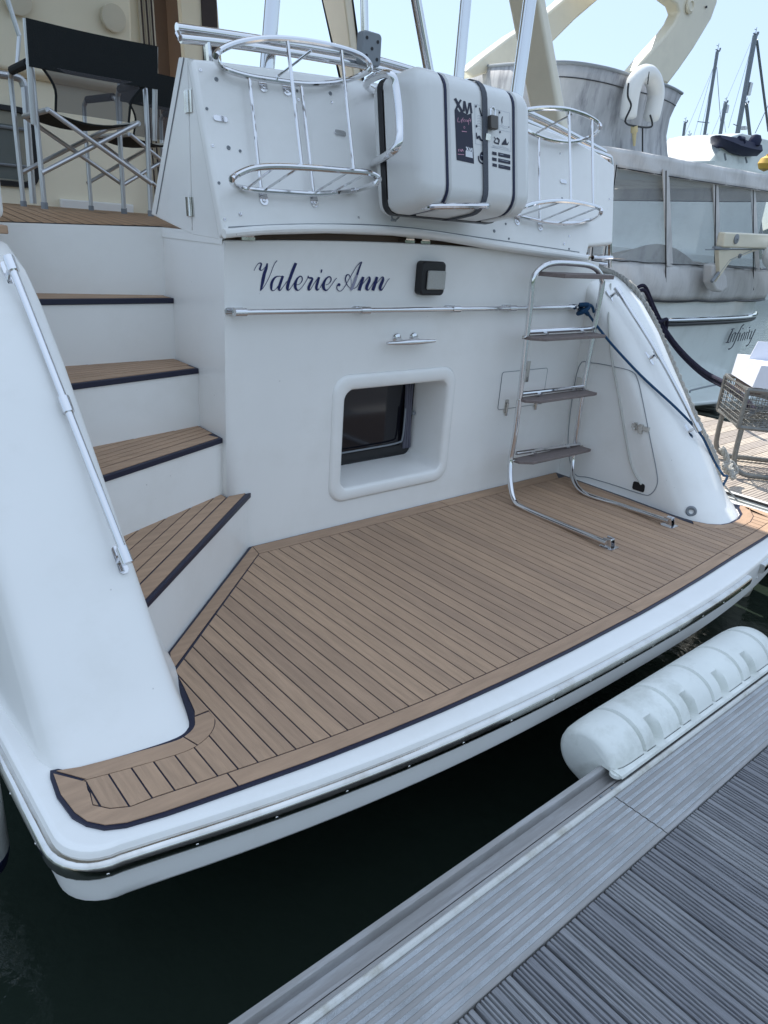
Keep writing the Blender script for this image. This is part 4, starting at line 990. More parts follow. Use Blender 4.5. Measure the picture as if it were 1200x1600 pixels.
deco('instruction_panel', [[(455, 195, 4), (560, 215, 4)], [(455, 195, 4), (470, 870, 4)], [(470, 870, 4), (640, 905, 4)], [(730, 262, 4), (1055, 345, 4)], [(1055, 345, 4), (1075, 1000, 4)], [(735, 920, 4), (1075, 1000, 4)], [(740, 605, 4), (1065, 670, 4)], [(862, 295, 3), (870, 620, 3)]] +
     [[(500 , 400 + k * 45, 3), (530, 385 + k * 45, 3), (570, 410 + k * 45, 3)] for k in range(6)] + [[(880, 560 + k * 30, 3), (920, 545 + k * 30, 3), (960, 575 + k * 30, 3), (1020, 580 + k * 30, 3)] for k in range(2)] + [[(760, 900 + k * 20, 3), (850, 915 + k * 20, 3), (900, 905 + k * 25, 3), (1040, 960 + k * 12, 3)] for k in range(2)], [], INKG, .0002)
_st, _po = ([[(535, 255, 16), (555, 320, 20), (575, 400, 24)], [(485, 680, 16), (500, 780, 24), (530, 740, 30), (560, 800, 30), (610, 820, 20)], [(932, 400, 10), (920, 450, 18), (925, 520, 12)], [(800, 430, 18), (840, 438, 18)], [(785, 750, 10), (810, 790, 14), (790, 840, 20), (870, 870, 26)], [(830, 770, 30), (870, 800, 24), (865, 850, 24)], [(1030, 590, 18), (1045, 580, 14)]],
     [circ(478, 230, 14, 20), circ(488, 568, 14, 22), circ(880, 335, 14, 20), circ(888, 668, 14, 20), [(920, 860), (985, 770), (1005, 870), (1040, 830), (1020, 890), (915, 885)], circ(590, 1080, 48, 78),
      [(755, 998), (830, 1015), (830, 1068), (755, 1052)], [(755, 1098), (830, 1115), (830, 1168), (755, 1152)], [(760, 1198), (835, 1215), (835, 1268), (760, 1252)],
      [(858, 1015), (1062, 1058), (1062, 1120), (858, 1078)], [(858, 1115), (1065, 1160), (1065, 1222), (858, 1178)], [(862, 1215), (1065, 1260), (1065, 1320), (862, 1280)]])
for a_ in _st: deco('symbol', [a_], [], INKK, .0004)
for a_ in _po: deco('symbol', [], [a_], INKK, .0004)
deco('instruction_ring', [[(518, 1075, 20), (530, 1150, 22), (575, 1200, 26), (630, 1200, 24), (668, 1140, 20)]], [], INKK, .0004)
deco('instruction_words', [[(880, 1042, 10), (945, 1058, 10)], [(880, 1140, 8), (1030, 1175, 8)], [(880, 1245, 4), (960, 1262, 4)], [(560, 1065, 14), (620, 1078, 14)]], [], INKG, .0008)
# shackle hanging below the raft
q = MB(); a = pan(627, 312, .03)
q.tube(crom([pan(628, 305, .03), pan(620, 322, .04), pan(612, 338, .04), pan(617, 344, .04), pan(625, 336, .04), pan(629, 318, .035)], 5, True), .004, 7, closed=True); q.lathe(pan(615, 344, .04), (1, 0, 0), [(.006, -.012), (.006, .012)], 8)
tag(q.build('hanging_shackle', GREYP), 'small loop of grey wire and shackle dangling under the life raft', 'shackle')
# ------------------------------------------------------------------ director's chairs
def make_chair():
    c = thing('directors_chair', (0, 0, 0), 'near folding director chair with black canvas back and aluminium frame, on the cockpit deck', 'chair', 'folding chairs on the cockpit deck')
    W2, D = .262, .40
    for s_ in (-1, 1):
        q = MB(); x = s_ * W2
        q.tube(crom([(x, 0, .01), (x, 0, .3), (x, 0, .56), (x, .02, .60), (x, .06, .615), (x, D - .06, .615), (x, D - .02, .60), (x, D, .56), (x, D, .3), (x, D, .01)], 4), .0125, 10); q.build('side_frame', ALU, c, 40)
        q = MB(); q.tube([(x, .05, .618), (x, D - .05, .618)], .02, 10); q.build('armrest', CLOTH, c)
        q = MB(); q.tube([(x + s_ * .022, -.035, .36), (x + s_ * .026, -.085, .765)], .013, 10); q.build('back_post', ALU, c)
        for y in (0, D):
            q = MB(); q.lathe((x, y, .0), (0, 0, 1), [(.016, 0), (.016, .03), (.013, .032)], 10); q.build('foot_cap', GREYP, c)
    for y in (-.02, D + .02):
        for s_ in (-1, 1):
            q = MB(); yy = y + s_ * .008; q.tube([(-s_ * (W2 - .0), yy, .16), (s_ * (W2 - .05), yy, .43)], .0115, 10); q.build('cross_tube', ALU, c)
    for s_ in (-1, 1):
        q = MB(); q.tube([(s_ * (W2 - .05), -.02, .43), (s_ * (W2 - .05), D + .02, .43)], .0125, 10); q.build('seat_tube', ALU, c)
    q = MB(); n = 10; R_ = []
    for k in range(n + 1):
        t = k / n; x = -(W2 - .04) + 2 * (W2 - .04) * t; z = .435 - .035 * math.sin(math.pi * t); R_.append([(x, .0, z), (x, D, z), (x, D, z - .006), (x, 0, z - .006)])
    q.loft(R_); q.build('seat', CLOTH, c, 40)
    q = MB(); R_ = []
    for k in range(n + 1):
        t = k / n; x = -(W2 + .030) + 2 * (W2 + .030) * t; b = .03 * math.sin(math.pi * t); R_.append([(x, -.078 + b, .585), (x, -.096 + b, .765), (x, -.104 + b, .765), (x, -.086 + b, .585)])
    q.loft(R_); q.build('backrest', CLOTH, c, 40)
    q = MB(); R_ = []
    for k in range(9):
        t = k / 8; z = .60 - .17 * t; hw = (W2 - .02) - .07 * math.sin(min(t * 1.6, 1) * math.pi / 2); y = -.07 + .075 * t; R_.append([(-hw, y, z), (hw, y, z)])
    q.loft(R_, closed=False, caps=False); q.build('mesh_panel', MESH, c, 0)
    for e in (0, 1):
        q = MB(); q.tube([V(r[e]) for r in R_], .006, 6); q.build('mesh_binding', CLOTH, c)
    return c
ch = make_chair()
ch.location = (1.42, 3.93, 1.386); ch.rotation_euler = (0, 0, math.radians(-2)); WO[ch] = V(ch.location)
for o in list(bpy.data.objects):
    pass
ch2 = dup(ch, (2.06, 4.62, 1.392), math.radians(8), 'rear folding director chair, mostly hidden behind the white end panel of the bulwark')
# ------------------------------------------------------------------ pontoon fender
def fender(x0, nseg, pitch, first, label):
    f = thing('pontoon_fender', (x0, .94, PZ), label, 'fender')
    yc, zc = .958, -.155
    def sec(x, s, dent=0, base=0):
        pts = []
        for k in range(26):
            a = math.radians(-62 + (262) * k / 25)          # from outboard low round the top to the inboard foot
            ry, rz = .118, .106; y = yc + ry * math.cos(a) * s; z = zc + rz * math.sin(a) * s
            if a > math.radians(150): 
                z = max(z, PZ + .021)
            if dent and math.radians(118) < a < math.radians(203):
                m_ = math.sin(min(1, (a - math.radians(118)) / math.radians(75)) * math.pi * .62) ** .9; y += dent * m_ * 1.0; z -= dent * m_ * .35
            pts.append((x, y, z))
        pts.append((x, .824, PZ + .020)); pts.append((x, .821, PZ + .0105)); pts.append((x, .90, PZ + .0105)); pts.append((x, .908, PZ - .02)); pts.append((x, .908, -.26))
        return pts
    R_ = []; x = x0
    ends = [(0, .74), (.005, .84), (.016, .91), (.04, .965), (.08, .99)]
    if first: R_ += [sec(x0 + d, s_) for d, s_ in ends]; R_ += [sec(x0 + .155, 1)]; 
    else: R_ += [sec(x0, .90), sec(x0 + .02, .97)]
    x = x0 + (.165 if first else .0)
    for k in range(nseg):
        if first or k: R_ += [sec(x - .010, 1), sec(x - .005, .87), sec(x + .005, .87), sec(x + .010, 1)]
        bulge = 1.0
        c_ = x + pitch * .38
        for j in range(13):
            t = j / 12; xx = c_ - .026 + .056 * t; dd = .068 * (0 if t in (0, 1) else min(1, t / .12, (1 - t) / .3)); R_.append(sec(xx, 1, dd))
        R_ += [sec(x + pitch * .8, 1)]
        x += pitch
    R_ += [sec(x - .010, 1), sec(x - .005, .87), sec(x + .005, .87), sec(x + .010, 1), sec(x + .04, .985), sec(x + .075, .95), sec(x + .095, .89), sec(x + .105, .80)]
    q = MB(); q.loft(R_); q.build('fender_body', FEND, f, 50)
    q = MB()
    if first: q.lathe((x0 + .012, .850, PZ + .002), (0, 0, 1), [(.022, 0), (.022, .012), (.011, .013), (.010, .018), (.004, .020)], 14); q.build('fixing_bolt', FEND, f)
    return x
fender(1.800, 4, .2345, True, 'white moulded ribbed fender with scooped pockets bolted along the pontoon edge')

# ------------------------------------------------------------------ round hanging fenders
def round_fender(p, r, h, m2, label, top, tilt=0):
    f = thing('boat_fender', tuple(p), label, 'fender')
    q = MB(); q.lathe(p, (tilt, 0, 1), [(.03, -h / 2 - .02), (r * .6, -h / 2), (r * .9, -h / 2 + r * .35), (r, -h / 2 + r * .8), (r, h / 2 - r * .8), (r * .9, h / 2 - r * .35), (r * .55, h / 2), (.03, h / 2 + .03)], 28); q.build('fender_body', mat('fender_vinyl', (.66, .67, .63), .35, var=.06), f, 60)
    q = MB(); q.lathe(V(p) - V((0, 0, h / 2 - r * .3)), (tilt, 0, 1), [(.032, -r * .3 - .03), (r * .62, -r * .3), (r * .93, r * .05), (r * 1.008, r * .45), (r * 1.008, r * .5)], 28); q.build('fender_end', m2, f, 60)
    q = MB(); q.tube([V(p) + V((0, 0, h / 2)), top], .006, 6); q.build('lanyard', ROPEW, f)
    return f
pl = at(12, 1235, X=.18)
print('left fender', pl)
round_fender(V((.175, 1.86, -.19)), .105, .42, NAVYS, 'white round fender with a navy end hanging off the port quarter at the left edge', V((.27, 2.0, .05)))
round_fender(V((4.62, 1.72, -.42)), .15, .62, mat('fender_vinyl_end', (.5, .52, .48), .4), 'white round fender hanging off the starboard quarter at the right edge', V((4.47, 1.9, .1)))
# ------------------------------------------------------------------ trolley on the finger pontoon
TX, TY = 5.38, 2.22
TROT = math.radians(-50)
XF[0] = Matrix.Translation((TX, TY, 0)) @ Matrix.Rotation(TROT, 4, 'Z') @ Matrix.Translation((-TX, -TY, 0))
def zz(px, py): return at(px, py, Y=TY).z
zc1, zc0 = zz(1146, 613), zz(1139, 671)
tro = thing('luggage_trolley', (5.9, 2.5, PZ), 'grey wire mesh trolley standing on the sunlit finger pontoon', 'trolley')
x0, x1, y0, y1 = TX, TX + 1.0, TY, TY + .60
print('trolley', x0, at(1146, 613, Y=TY), zc1, zc0)
q = MB()
for z in (zc0, zc1):
    q.tube([(x0, y0, z), (x1, y0, z), (x1, y1, z), (x0, y1, z)], .018, 6, closed=True)
for a, b in ((x0, y0), (x1, y0), (x1, y1), (x0, y1)): q.tube([(a, b, zc0), (a, b, zc1)], .018, 6)
q.build('basket_frame', GALV, tro)
def wirepanel(o, u, v, nu, nv):
    q = MB(); o = V(o); u = V(u); v = V(v)
    for k in range(1, nu): q.tube([o + u * k / nu, o + u * k / nu + v], .0028, 4)
    for k in range(1, nv): q.tube([o + v * k / nv, o + v * k / nv + u], .0028, 4)
    q.build('wire_panel', GALV, tro)
hgt = (0, 0, zc1 - zc0)
wirepanel((x0, y0, zc0), (x1 - x0, 0, 0), hgt, 22, 8); wirepanel((x0, y1, zc0), (x1 - x0, 0, 0), hgt, 22, 8); wirepanel((x0, y0, zc0), (0, y1 - y0, 0), hgt, 13, 8); wirepanel((x1, y0, zc0), (0, y1 - y0, 0), hgt, 13, 8)
wirepanel((x0, y0, zc0), (x1 - x0, 0, 0), (0, y1 - y0, 0), 22, 13)
for yy in (y0 + .02, y1 - .05):
    q = MB(); q.tube(crom([(x0 + .03, yy, zc0), (x0 + .03, yy, zc0 - .2), (x0 + .05, yy, PZ + .09), (x0 + .13, yy, PZ + .035), (x0 + .3, yy, PZ + .03), (x1 - .2, yy, PZ + .03), (x1, yy, PZ + .06), (x1 + .02, yy, zc0)], 5), .02, 10); q.build('runner_leg', GALV, tro)
for yy in (y0 + .04, y1 - .04):
    q = MB(); q.lathe((x1 - .25, yy, PZ + .16), (0, 1, 0), [(.02, -.03), (.13, -.03), (.15, -.015), (.15, .015), (.13, .03), (.02, .03)], 24); q.build('wheel', BLK, tro)
# things inside the basket
q = MB(); q.lathe((x0 + .52, y0 + .3, zc0 + .16), (0, 0, 1), [(.11, -.14), (.12, -.12), (.12, .12), (.07, .15), (.04, .16)], 20); tag(q.build('white_drum', mat('white_drum_plastic', (.75, .75, .72), .4)), 'white plastic drum inside the wire trolley', 'drum')
q = MB(); q.tube(crom([(x0 + .1, y0 + .2, zc0 + .05), (x0 + .25, y0 + .3, zc0 + .1), (x0 + .4, y0 + .15, zc0 + .06), (x0 + .3, y0 + .4, zc0 + .16), (x0 + .12, y0 + .35, zc0 + .2), (x0 + .3, y0 + .2, zc0 + .24)], 6), .018, 8); tag(q.build('grey_hose', GREYP), 'grey hose coiled inside the wire trolley', 'hose')
q = MB(); q.box((x0 + .05, y0 + .1, zc0 + .22), (x0 + .13, y0 + .5, zc0 + .28)); q.build('plank', WOODG); tag(bpy.data.objects['plank'], 'short brown wooden batten inside the wire trolley', 'plank')
# carton on top
zb1 = zz(1152, 573); 
car = thing('carton', (x0 + .5, y0 + .25, zc1 + .02), 'open white cardboard carton resting on the wire trolley', 'carton')
q = MB(); q.prism([(x0 + .02, y0 - .01, zc1 + .02), (x0 + .02, y0 + .55, zc1 + .02), (x0 + .03, y0 + .55, zb1), (x0 + .045, y0 - .01, zb1)], (.95, 0, 0)); cb = q.build('carton_body', CARD, car, 0, bevel=.004)
q = MB(); q.prism([(x0 + .045, y0 + .3, zb1 + .001), (x0 + .97, y0 + .3, zb1 + .001), (x0 + .97, y0 + .33, zb1 + .13), (x0 + .09, y0 + .33, zb1 + .13)], (0, .008, 0)); q.build('carton_flap', CARD, car, 0)
q = MB(); c_ = V((x0 + .40, y0 - .012, (zc1 + zb1) / 2 + .02))
for k in range(8):
    a = k * math.pi / 4; q.tube([c_ + V((math.cos(a) * .02, 0, math.sin(a) * .02)), c_ + V((math.cos(a) * .055, 0, math.sin(a) * .055))], .007, 5)
q.tube([c_ + V((math.cos(a) * .04, 0, math.sin(a) * .04)) for a in [k * math.pi / 8 for k in range(16)]], .004, 5, closed=True); q.build('printed_emblem', INK, car)
XF[0] = None
# ------------------------------------------------------------------ NEIGHBOUR BOAT
IY = 5.0
inf = thing('cruiser_boat', (10, 5, WZ), 'white neighbouring cruiser with grimy canvas cockpit enclosure and Infinity on its stern', 'boat')
ii = lambda x, y, d=0: at(x, y, Y=IY + d)
ix0 = 7.55; ix1 = 12.6
q = MB(); R_ = []
for z in (-1.0, -.66, -.40, -.1, .25, .5, .56, .75, .88):
    row = []; fl = .25 * min(1, (z + 1) / 1.6)
    for k in range(25):
        t = k / 24; X = ix0 + .3 - fl + (ix1 - ix0 - .6 + 2 * fl) * t; row.append((X, IY + .42 * abs(2 * t - 1) ** 3.2 + (.12 if z < .5 else 0) * (.5 - z) * .5, z))
    row += [(ix1 + .0, 9, z), (ix1 - .5, 13, z), ((ix0 + ix1) / 2 + .1, 17, z), ((ix0 + ix1) / 2 - .1, 17, z), (ix0 + .5, 13, z), (ix0, 9, z)]
    R_.append(row)
q.loft(R_); q.build('hull', GELI, inf, 40)
def curveY(X, off=0): t = (X - ix0) / (ix1 - ix0); return IY + .42 * abs(2 * t - 1) ** 3.2 - off
q = MB(); row = [(ix0 + .02 + (ix1 - ix0 - .04) * k / 24, 0) for k in range(25)]
for (zz0, rr_, m_) in ((.575, .03, 0), ):
    q.tube([(X, curveY(X, .03), zz0) for X, _ in row], rr_, 10)
q.build('rub_rail', SS, inf)
q = MB(); q.tube([(X, curveY(X, .012), .52) for X, _ in row], .030, 10); q.build('rub_rail_rubber', BLK, inf)
q = MB(); a, b = ii(1060, 617), ii(1122, 603); q.prism([(8.2, IY + .1, -.46), (12.4, IY + .1, -.46), (12.4, IY - .75, -.46), (10.35, IY - .75, -.46), (8.4, IY - .45, -.46)], (0, 0, .06)); q.build('stern_platform', GELI, inf, 20, bevel=.02)
q = MB(); q.tube(crom([at(1078, 613, Y=4.5), at(1080, 610, Y=4.5), at(1100, 605, Y=4.5), at(1119, 601, Y=4.5)], 4), .012, 6); q.build('platform_trim', GREYP, inf)
f2 = lambda x, y: at(1120 + x / 17.14, 500 + y / 17.14, Y=IY - .01 - _lay[0])
I_ = [[(385,250,26),(430,240,30),(480,235,20)],[(430,260,32),(370,380,34),(320,500,34),(290,590,36)],[(235,608,20),(280,602,28),(340,605,20)],
 [(425,380,26),(350,590,24)],[(395,440,10),(455,360,16),(510,345,26),(470,450,26),(420,590,24)],
 [(735,115,30),(670,170,26),(620,270,26),(560,380,28),(500,540,28),(430,690,26),(370,760,24),(305,785,44)],[(480,380,12),(640,340,12)],
 [(630,350,28),(560,570,28)],[(712,215,28),(690,245,24)],[(700,360,26),(625,560,24)],[(650,430,9),(720,350,14),(755,345,24),(685,550,24)],[(815,310,24),(740,545,24)],[(890,185,26),(865,220,22)],
 [(885,255,24),(805,520,26)],[(820,340,12),(910,315,12)],[(945,290,26),(880,490,26),(900,500,12),(960,430,12)],[(1038,250,28),(960,420,26),(900,560,24),(840,660,22),(780,700,38)]]
q = MB(); q.keep = True
for k, s_ in enumerate(I_): _lay[0] = .006 + k * .0004; stroke(q, s_, f2, 4)
q.build('name_lettering', INKK, inf, 0)
# cockpit enclosure: skirt, windows, posts, valance (world heights from eye-level reading at the stern plane)
zsk0, zsk1, zw1, ztop = .83, 1.27, 2.26, 2.46
def wall(poly_, z0f, z1f, th=.0):
    mb = MB(); n = len(poly_)
    lo = [(x, y, z0f(k)) for k, (x, y) in enumerate(poly_)]; hi = [(x, y, z1f(k)) for k, (x, y) in enumerate(poly_)]
    mb.loft([lo, hi], closed=False, caps=False); return mb
plan = [(7.45, 8.6), (7.42, 7.5), (7.45, 6.3), (7.55, 5.6), (7.8, 5.25), (8.2, 5.08), (9.0, 5.0), (10.0, 4.98), (11.0, 5.0), (12.0, 5.08), (12.5, 5.4), (12.62, 6.2), (12.6, 8.6)]
pf2 = [tuple(p)[:2] for p in crom([(*p, 0) for p in plan], 8)]
rr = random.Random(9)
R_ = []
for j in range(7):
    z = zsk0 + (zsk1 - zsk0) * j / 6
    R_.append([(x, y - .04 * math.sin(math.pi * j / 6) + .012 * math.sin(k * 1.3 + j), z + (-.02 * abs(math.sin(k * .35)) if j == 0 else 0)) for k, (x, y) in enumerate(pf2)])
q = MB(); q.loft(R_, closed=False, caps=False); q.build('canvas_skirt', CANV, inf, 60, solid=.006)
q = MB(); R_ = []
for j in range(5):
    z = zw1 - .01 + (ztop - zw1 + .01) * j / 4; R_.append([(x, y - .05 + .02 * j / 4 + .010 * math.sin(k * .9 + j), z + .03 * math.sin(k * .11)) for k, (x, y) in enumerate(pf2)])
q.loft(R_, closed=False, caps=False); q.build('canvas_valance', CANV, inf, 60, solid=.006)
q = MB(); top_ = [(x, y, ztop + .03 * math.sin(k * .11)) for k, (x, y) in enumerate(pf2)]
cc = (10.0, 7.0, ztop + .16); q.v += [V(p) for p in top_] + [V(cc)]; m_ = len(top_)
for k in range(m_ - 1): q.f.append([k, k + 1, m_])
q.f.append([m_ - 1, 0, m_]); q.build('canvas_roof', CANV2, inf, 60)
q = wall(pf2, lambda k: zsk1 - .01, lambda k: zw1 + .01); q.build('vinyl_window', VINYL, inf, 60)
for px, pxt in ((1048, 1041), (1121, 1119), (1188, 1185), (964, 980), (972, 992)):
    p = at(px, 410, Y=4.98); ptp = at(pxt, 265, Y=4.98); k = min(range(m_), key=lambda k: abs(pf2[k][0] - p.x) + (0 if pf2[k][1] < 6 else 9)); x, y = pf2[k]
    wdt = .14 if px > 1000 else .06
    q = MB(); lean = 0; xt = ptp.x; wdt = wdt if px > 1000 else .045
    q.prism([(x - wdt / 2 + lean, y - .012, zsk1 - .03), (x + wdt / 2 + lean, y - .012, zsk1 - .03), (xt + wdt / 2, y - .012, zw1 + .03), (xt - wdt / 2, y - .012, zw1 + .03)], (0, -.012, 0)); po = q.build('window_post', CANV, inf, 0)
    q = MB(); q.tube([(x + lean, y - .026, zsk1 - .3 if px > 1000 else zsk1), (xt, y - .026, zw1 + .02)], .008, 6); q.build('zip', BLK, po)
q = MB(); q.tube([(x, y - .018, zsk1 + .004 * math.sin(k)) for k, (x, y) in enumerate(pf2)], .007, 6); q.tube([(x, y - .012, zsk0 - .015 * abs(math.sin(k * .35)) - .005) for k, (x, y) in enumerate(pf2)], .014, 6); q.tube([(x, y - .055, zw1 + .03 * math.sin(k * .11)) for k, (x, y) in enumerate(pf2)], .007, 6); q.build('canvas_seams', BLK, inf)
# interior: white cabin bulkhead, seats
q = MB(); q.box((7.6, 8.4, .88), (12.4, 8.5, 2.5)); q.build('inner_bulkhead', mat('inner_white', (.62, .64, .66), .5), inf)
q = MB(); q.box((8.6, 8.36, 1.0), (9.5, 8.395, 2.2)); q.box((10.4, 8.36, 1.4), (11.8, 8.395, 2.1)); q.build('inner_windows', DARK, inf)
q = MB(); R_ = []
for k in range(13):
    t = k / 12; X = 8.3 + 3.2 * t; R_.append([(X, 5.5, .88), (X, 5.5, 1.25 + .25 * math.sin(math.pi * min(1, t * 1.4))), (X, 6.0, 1.3), (X, 6.0, .88)])
q.loft(R_); q.build('cockpit_seat', CANV2, inf, 40)
# wheelhouse roof and flybridge
q = MB(); q.prism([(7.65, 6.6, 2.5), (7.7, 13, 2.5), (12.4, 13, 2.5), (12.4, 6.6, 2.5), (11, 6.3, 2.5), (9, 6.3, 2.5)], (0, 0, .14)); q.build('flybridge_deck', GELI, inf, 20, bevel=.03)
q = MB(); q.box((7.75, 8.5, .8), (12.3, 13, 2.5)); q.build('wheelhouse', GELI, inf)
cp = [((735, 106), (735, 215), 10.5), ((800, 100), (800, 215), 8.6), ((862, 97), (870, 215), 7.6), ((905, 99), (905, 220), 7.3), ((950, 107), (950, 228), 7.2), ((985, 117), (985, 234), 7.2), ((1020, 126), (1020, 240), 7.3), ((1050, 137), (1050, 246), 7.5), ((1066, 146), (1064, 248), 7.7)]
hi = crom([at(*a, Y=y) for a, b, y in cp], 5); lo = crom([at(*b, Y=y) for a, b, y in cp], 5)
for p in lo: p.z = 2.62
# mid ring pinched inward so the sheet hangs like cloth
R_ = [lo]
for t in (.15, .3, .5, .7, .85):
    R_.append([a.lerp(b, t) + V((.05 * math.sin(math.pi * t) * (-1), .06 * math.sin(math.pi * t), 0)) + (V((-.35 * math.sin(math.pi * t), 0, 0)) * (max(0, k - len(lo) * .82) / (len(lo) * .18)) ) for k, (a, b) in enumerate(zip(lo, hi))])
R_.append(hi); q = MB(); q.loft(R_, closed=False, caps=False); q.build('flybridge_canvas', CANVD, inf, 60, solid=.01)
q = MB(); q.tube(hi, .025, 8); q.build('canvas_top_rail', GREYP, inf)
q = MB(); q.tube([R_[5][k] + V((0, -.01, 0)) for k in range(len(hi))], .008, 6); q.tube([p + V((0, -.01, .03)) for p in lo], .010, 6); q.build('canvas_seams', BLK, inf)
q = MB(); q.box((9.0, 8.2, 2.6), (12.2, 8.6, 3.2)); q.build('flybridge_seat', CANV2, inf)
# radar arch: swept legs and crosspiece with thickness
def slab(pts, Y, th, name, m, par, bev=.04):
    P = [at(*p, Y=Y) for p in pts]; q = MB(); q.prism(P, (0, th, 0)); return q.build(name, m, par, 30, bevel=bev, seg=3)
slab([(990, 112), (1010, 88), (1040, 55), (1055, 35), (1062, 20), (1058, 8), (1042, -4), (1100, -40), (1118, -18), (1122, 2), (1112, 30), (1085, 75), (1062, 108), (1044, 132)], 8.4, .25, 'radar_arch', GEL2, inf)
slab([(727, 112), (760, 85), (800, 55), (850, 25), (880, 0), (920, -40), (985, -40), (935, 0), (900, 30), (862, 68), (845, 88), (800, 100), (740, 122)], 9.6, .25, 'radar_arch', GEL2, inf)
slab([(915, -35), (1045, -5), (1100, -38), (1050, -80), (960, -85)], 8.9, .22, 'arch_top', GEL2, inf)
p = at(1077, 10, Y=8.39); q = MB(); q.lathe(p, (0, -1, 0), [(.12, 0), (.12, .03), (.08, .05), (.06, .03), (.001, .03)], 24); q.build('arch_lamp', GEL2, inf)
p = at(1103, 11, Y=8.39); q = MB(); q.lathe(p, (0, -1, 0), [(.02, 0), (.02, .02)], 10); q.build('arch_stud', BLK, inf)
# davit on the stern
dv = MB(); P = [at(x, y, Y=4.72) for x, y in ((1118, 383), (1122, 362), (1205, 366), (1240, 368), (1240, 388), (1205, 390), (1180, 388), (1118, 386))]
dv.prism(P, (0, -.10, 0)); d_ = dv.build('davit_arm', GEL2, inf, 20, bevel=.02, seg=3)
P = [at(x, y, Y=4.72) for x, y in ((1116, 390), (1180, 390), (1168, 394), (1136, 406), (1112, 440), (1118, 430))]
q = MB(); q.prism(P, (0, -.06, 0)); q.build('davit_web', GEL2, d_, 20, bevel=.006)
q = MB(); q.tube([at(1112, 440, Y=4.68), at(1138, 406, Y=4.68), at(1172, 391, Y=4.68)], .022, 8); q.build('davit_strut', GREYP, d_)
q = MB(); q.tube([at(1103, 390, Y=4.66), at(1200, 389, Y=4.66)], .008, 6); q.lathe(at(1150, 373.5, Y=4.62), (0, -1, 0), [(.06, -.01), (.06, .012), (.03, .02), (.012, .02), (.012, .03)], 18); q.lathe(at(1155, 400, Y=4.66), (0, -1, 0), [(.03, 0), (.03, .02), (.016, .02), (.016, 0)], 14)
q.box(tuple(at(1117, 386, Y=4.66) + V((-.02, -.02, -.02))), tuple(at(1117, 386, Y=4.66) + V((.35, .02, .01)))); q.build('davit_fittings', GREYP, d_)
q = MB(); c_ = [at(x, y, Y=4.85) for x, y in ((1098, 412), (1108, 410), (1120, 430), (1122, 448), (1112, 456), (1103, 452), (1097, 440))]; q.prism(c_, (0, -.14, 0)); q.build('canvas_pouch', CANV, inf, 30, bevel=.03, seg=3)
# dinghy hanging from the davit
p = at(1215, 398, Y=4.45)
din = thing('inflatable_dinghy', tuple(p), 'pale grey inflatable dinghy tube hanging from the davit at the right edge', 'dinghy')
q = MB(); ce = at(1222, 402, Y=4.4); L1 = [ce + V((-.32, 0, -.02)), ce + V((-.30, 0, -.02)), ce + V((-.22, 0, 0)), ce + V((-.1, 0, 0)), ce + V((.4, -.1, .02)), ce + V((1.6, -.4, .1)), ce + V((2.4, -.5, .2))]
q.tube(L1, [.02, .10, .17, .2, .21, .21, .2], 20); q.build('dinghy_tube', RAFT, din, 60)
q = MB()
for d in (.04, .09, .14): q.tube([ce + V((-.1 + d, -.02, 0)) + V((0, math.cos(a) * .207, math.sin(a) * .207)) for a in [k * math.pi / 10 for k in range(20)]], .006, 5, closed=True)
q.build('tube_bands', GREYP, din)
# horseshoe lifebuoy
hb = thing('horseshoe_lifebuoy', tuple(at(1005, 150, Y=7.0)), 'white horseshoe lifebuoy hung on the grimy flybridge canvas', 'lifebuoy')
hp = [(981, 187), (983, 168), (986, 148), (992, 128), (1002, 117), (1013, 116), (1021, 126), (1025, 145), (1022, 165), (1016, 190)]
P = crom([at(x, y, Y=7.0) for x, y in hp], 5)
q = MB(); q.tube(P, [.02] + [.115] * (len(P) - 2) + [.02], 14, flat=.75) if False else None
rad = [.125] * len(P); rad[0] = rad[-1] = .07; rad[1] = rad[-2] = .115
q.tube(P, rad, 14); q.build('buoy_ring', RAFT, hb, 60)
q = MB(); q.tube(crom([at(982, 130, Y=6.88), at(981, 150, Y=6.86), at(986, 166, Y=6.86), at(977, 190, Y=6.88), at(992, 197, Y=6.9), at(1018, 198, Y=6.88), at(1016, 180, Y=6.86)], 5), .014, 6); q.tube([at(1014, 112, Y=6.88), at(1012, 132, Y=6.87)], .008, 6); q.tube([at(1004, 198, Y=6.9), at(1004, 238, Y=6.9)], .012, 6); q.build('grab_line', BLK, hb)
q = MB(); a = at(991, 197, Y=6.92); b = at(991, 228, Y=6.92); q.tube([a, a.lerp(b, .3), a.lerp(b, .35), b], [.05, .055, .035, .018], 10); q.build('buoy_light', mat('buoy_light_amber', (.55, .45, .25), .4), hb)
# ------------------------------------------------------------------ far boats
far = thing('distant_yacht', tuple(at(1170, 260, Y=20)), 'white superstructure of a distant yacht beyond the canopy, at the right edge', 'yacht')
P = [at(x, y, Y=20) for x, y in ((1100, 262), (1145, 212), (1160, 208), (1215, 222), (1260, 225), (1260, 300), (1095, 300))]
q = MB(); q.prism(P, (0, 3.5, 0)); q.build('wheelhouse', GELI, far, 0, bevel=.05)
bx = P[0].x
q = MB(); hull(q, bx - 1, bx + 7, 18, 32, -1.2, 1.4); q.build('hull', GELI, far, 40)
q = MB(); q.box((bx, 19.5, 1.3), (bx + 6.5, 27, P[0].z + .3)); q.build('saloon', GELI, far)
q = MB(); q.tube([at(1132, 240, Y=19.8), at(1134, 250, Y=19.8)], .05, 6); q.build('tender_chock', GREYP, far); q = MB(); q.tube([at(1165, 246, Y=19.8), at(1167, 254, Y=19.8)], .05, 6); q.build('tender_chock', GREYP, far)
ten = thing('covered_tender', tuple(at(1155, 225, Y=19.9)), 'small dark navy tender stowed on the roof of the distant yacht', 'tender')
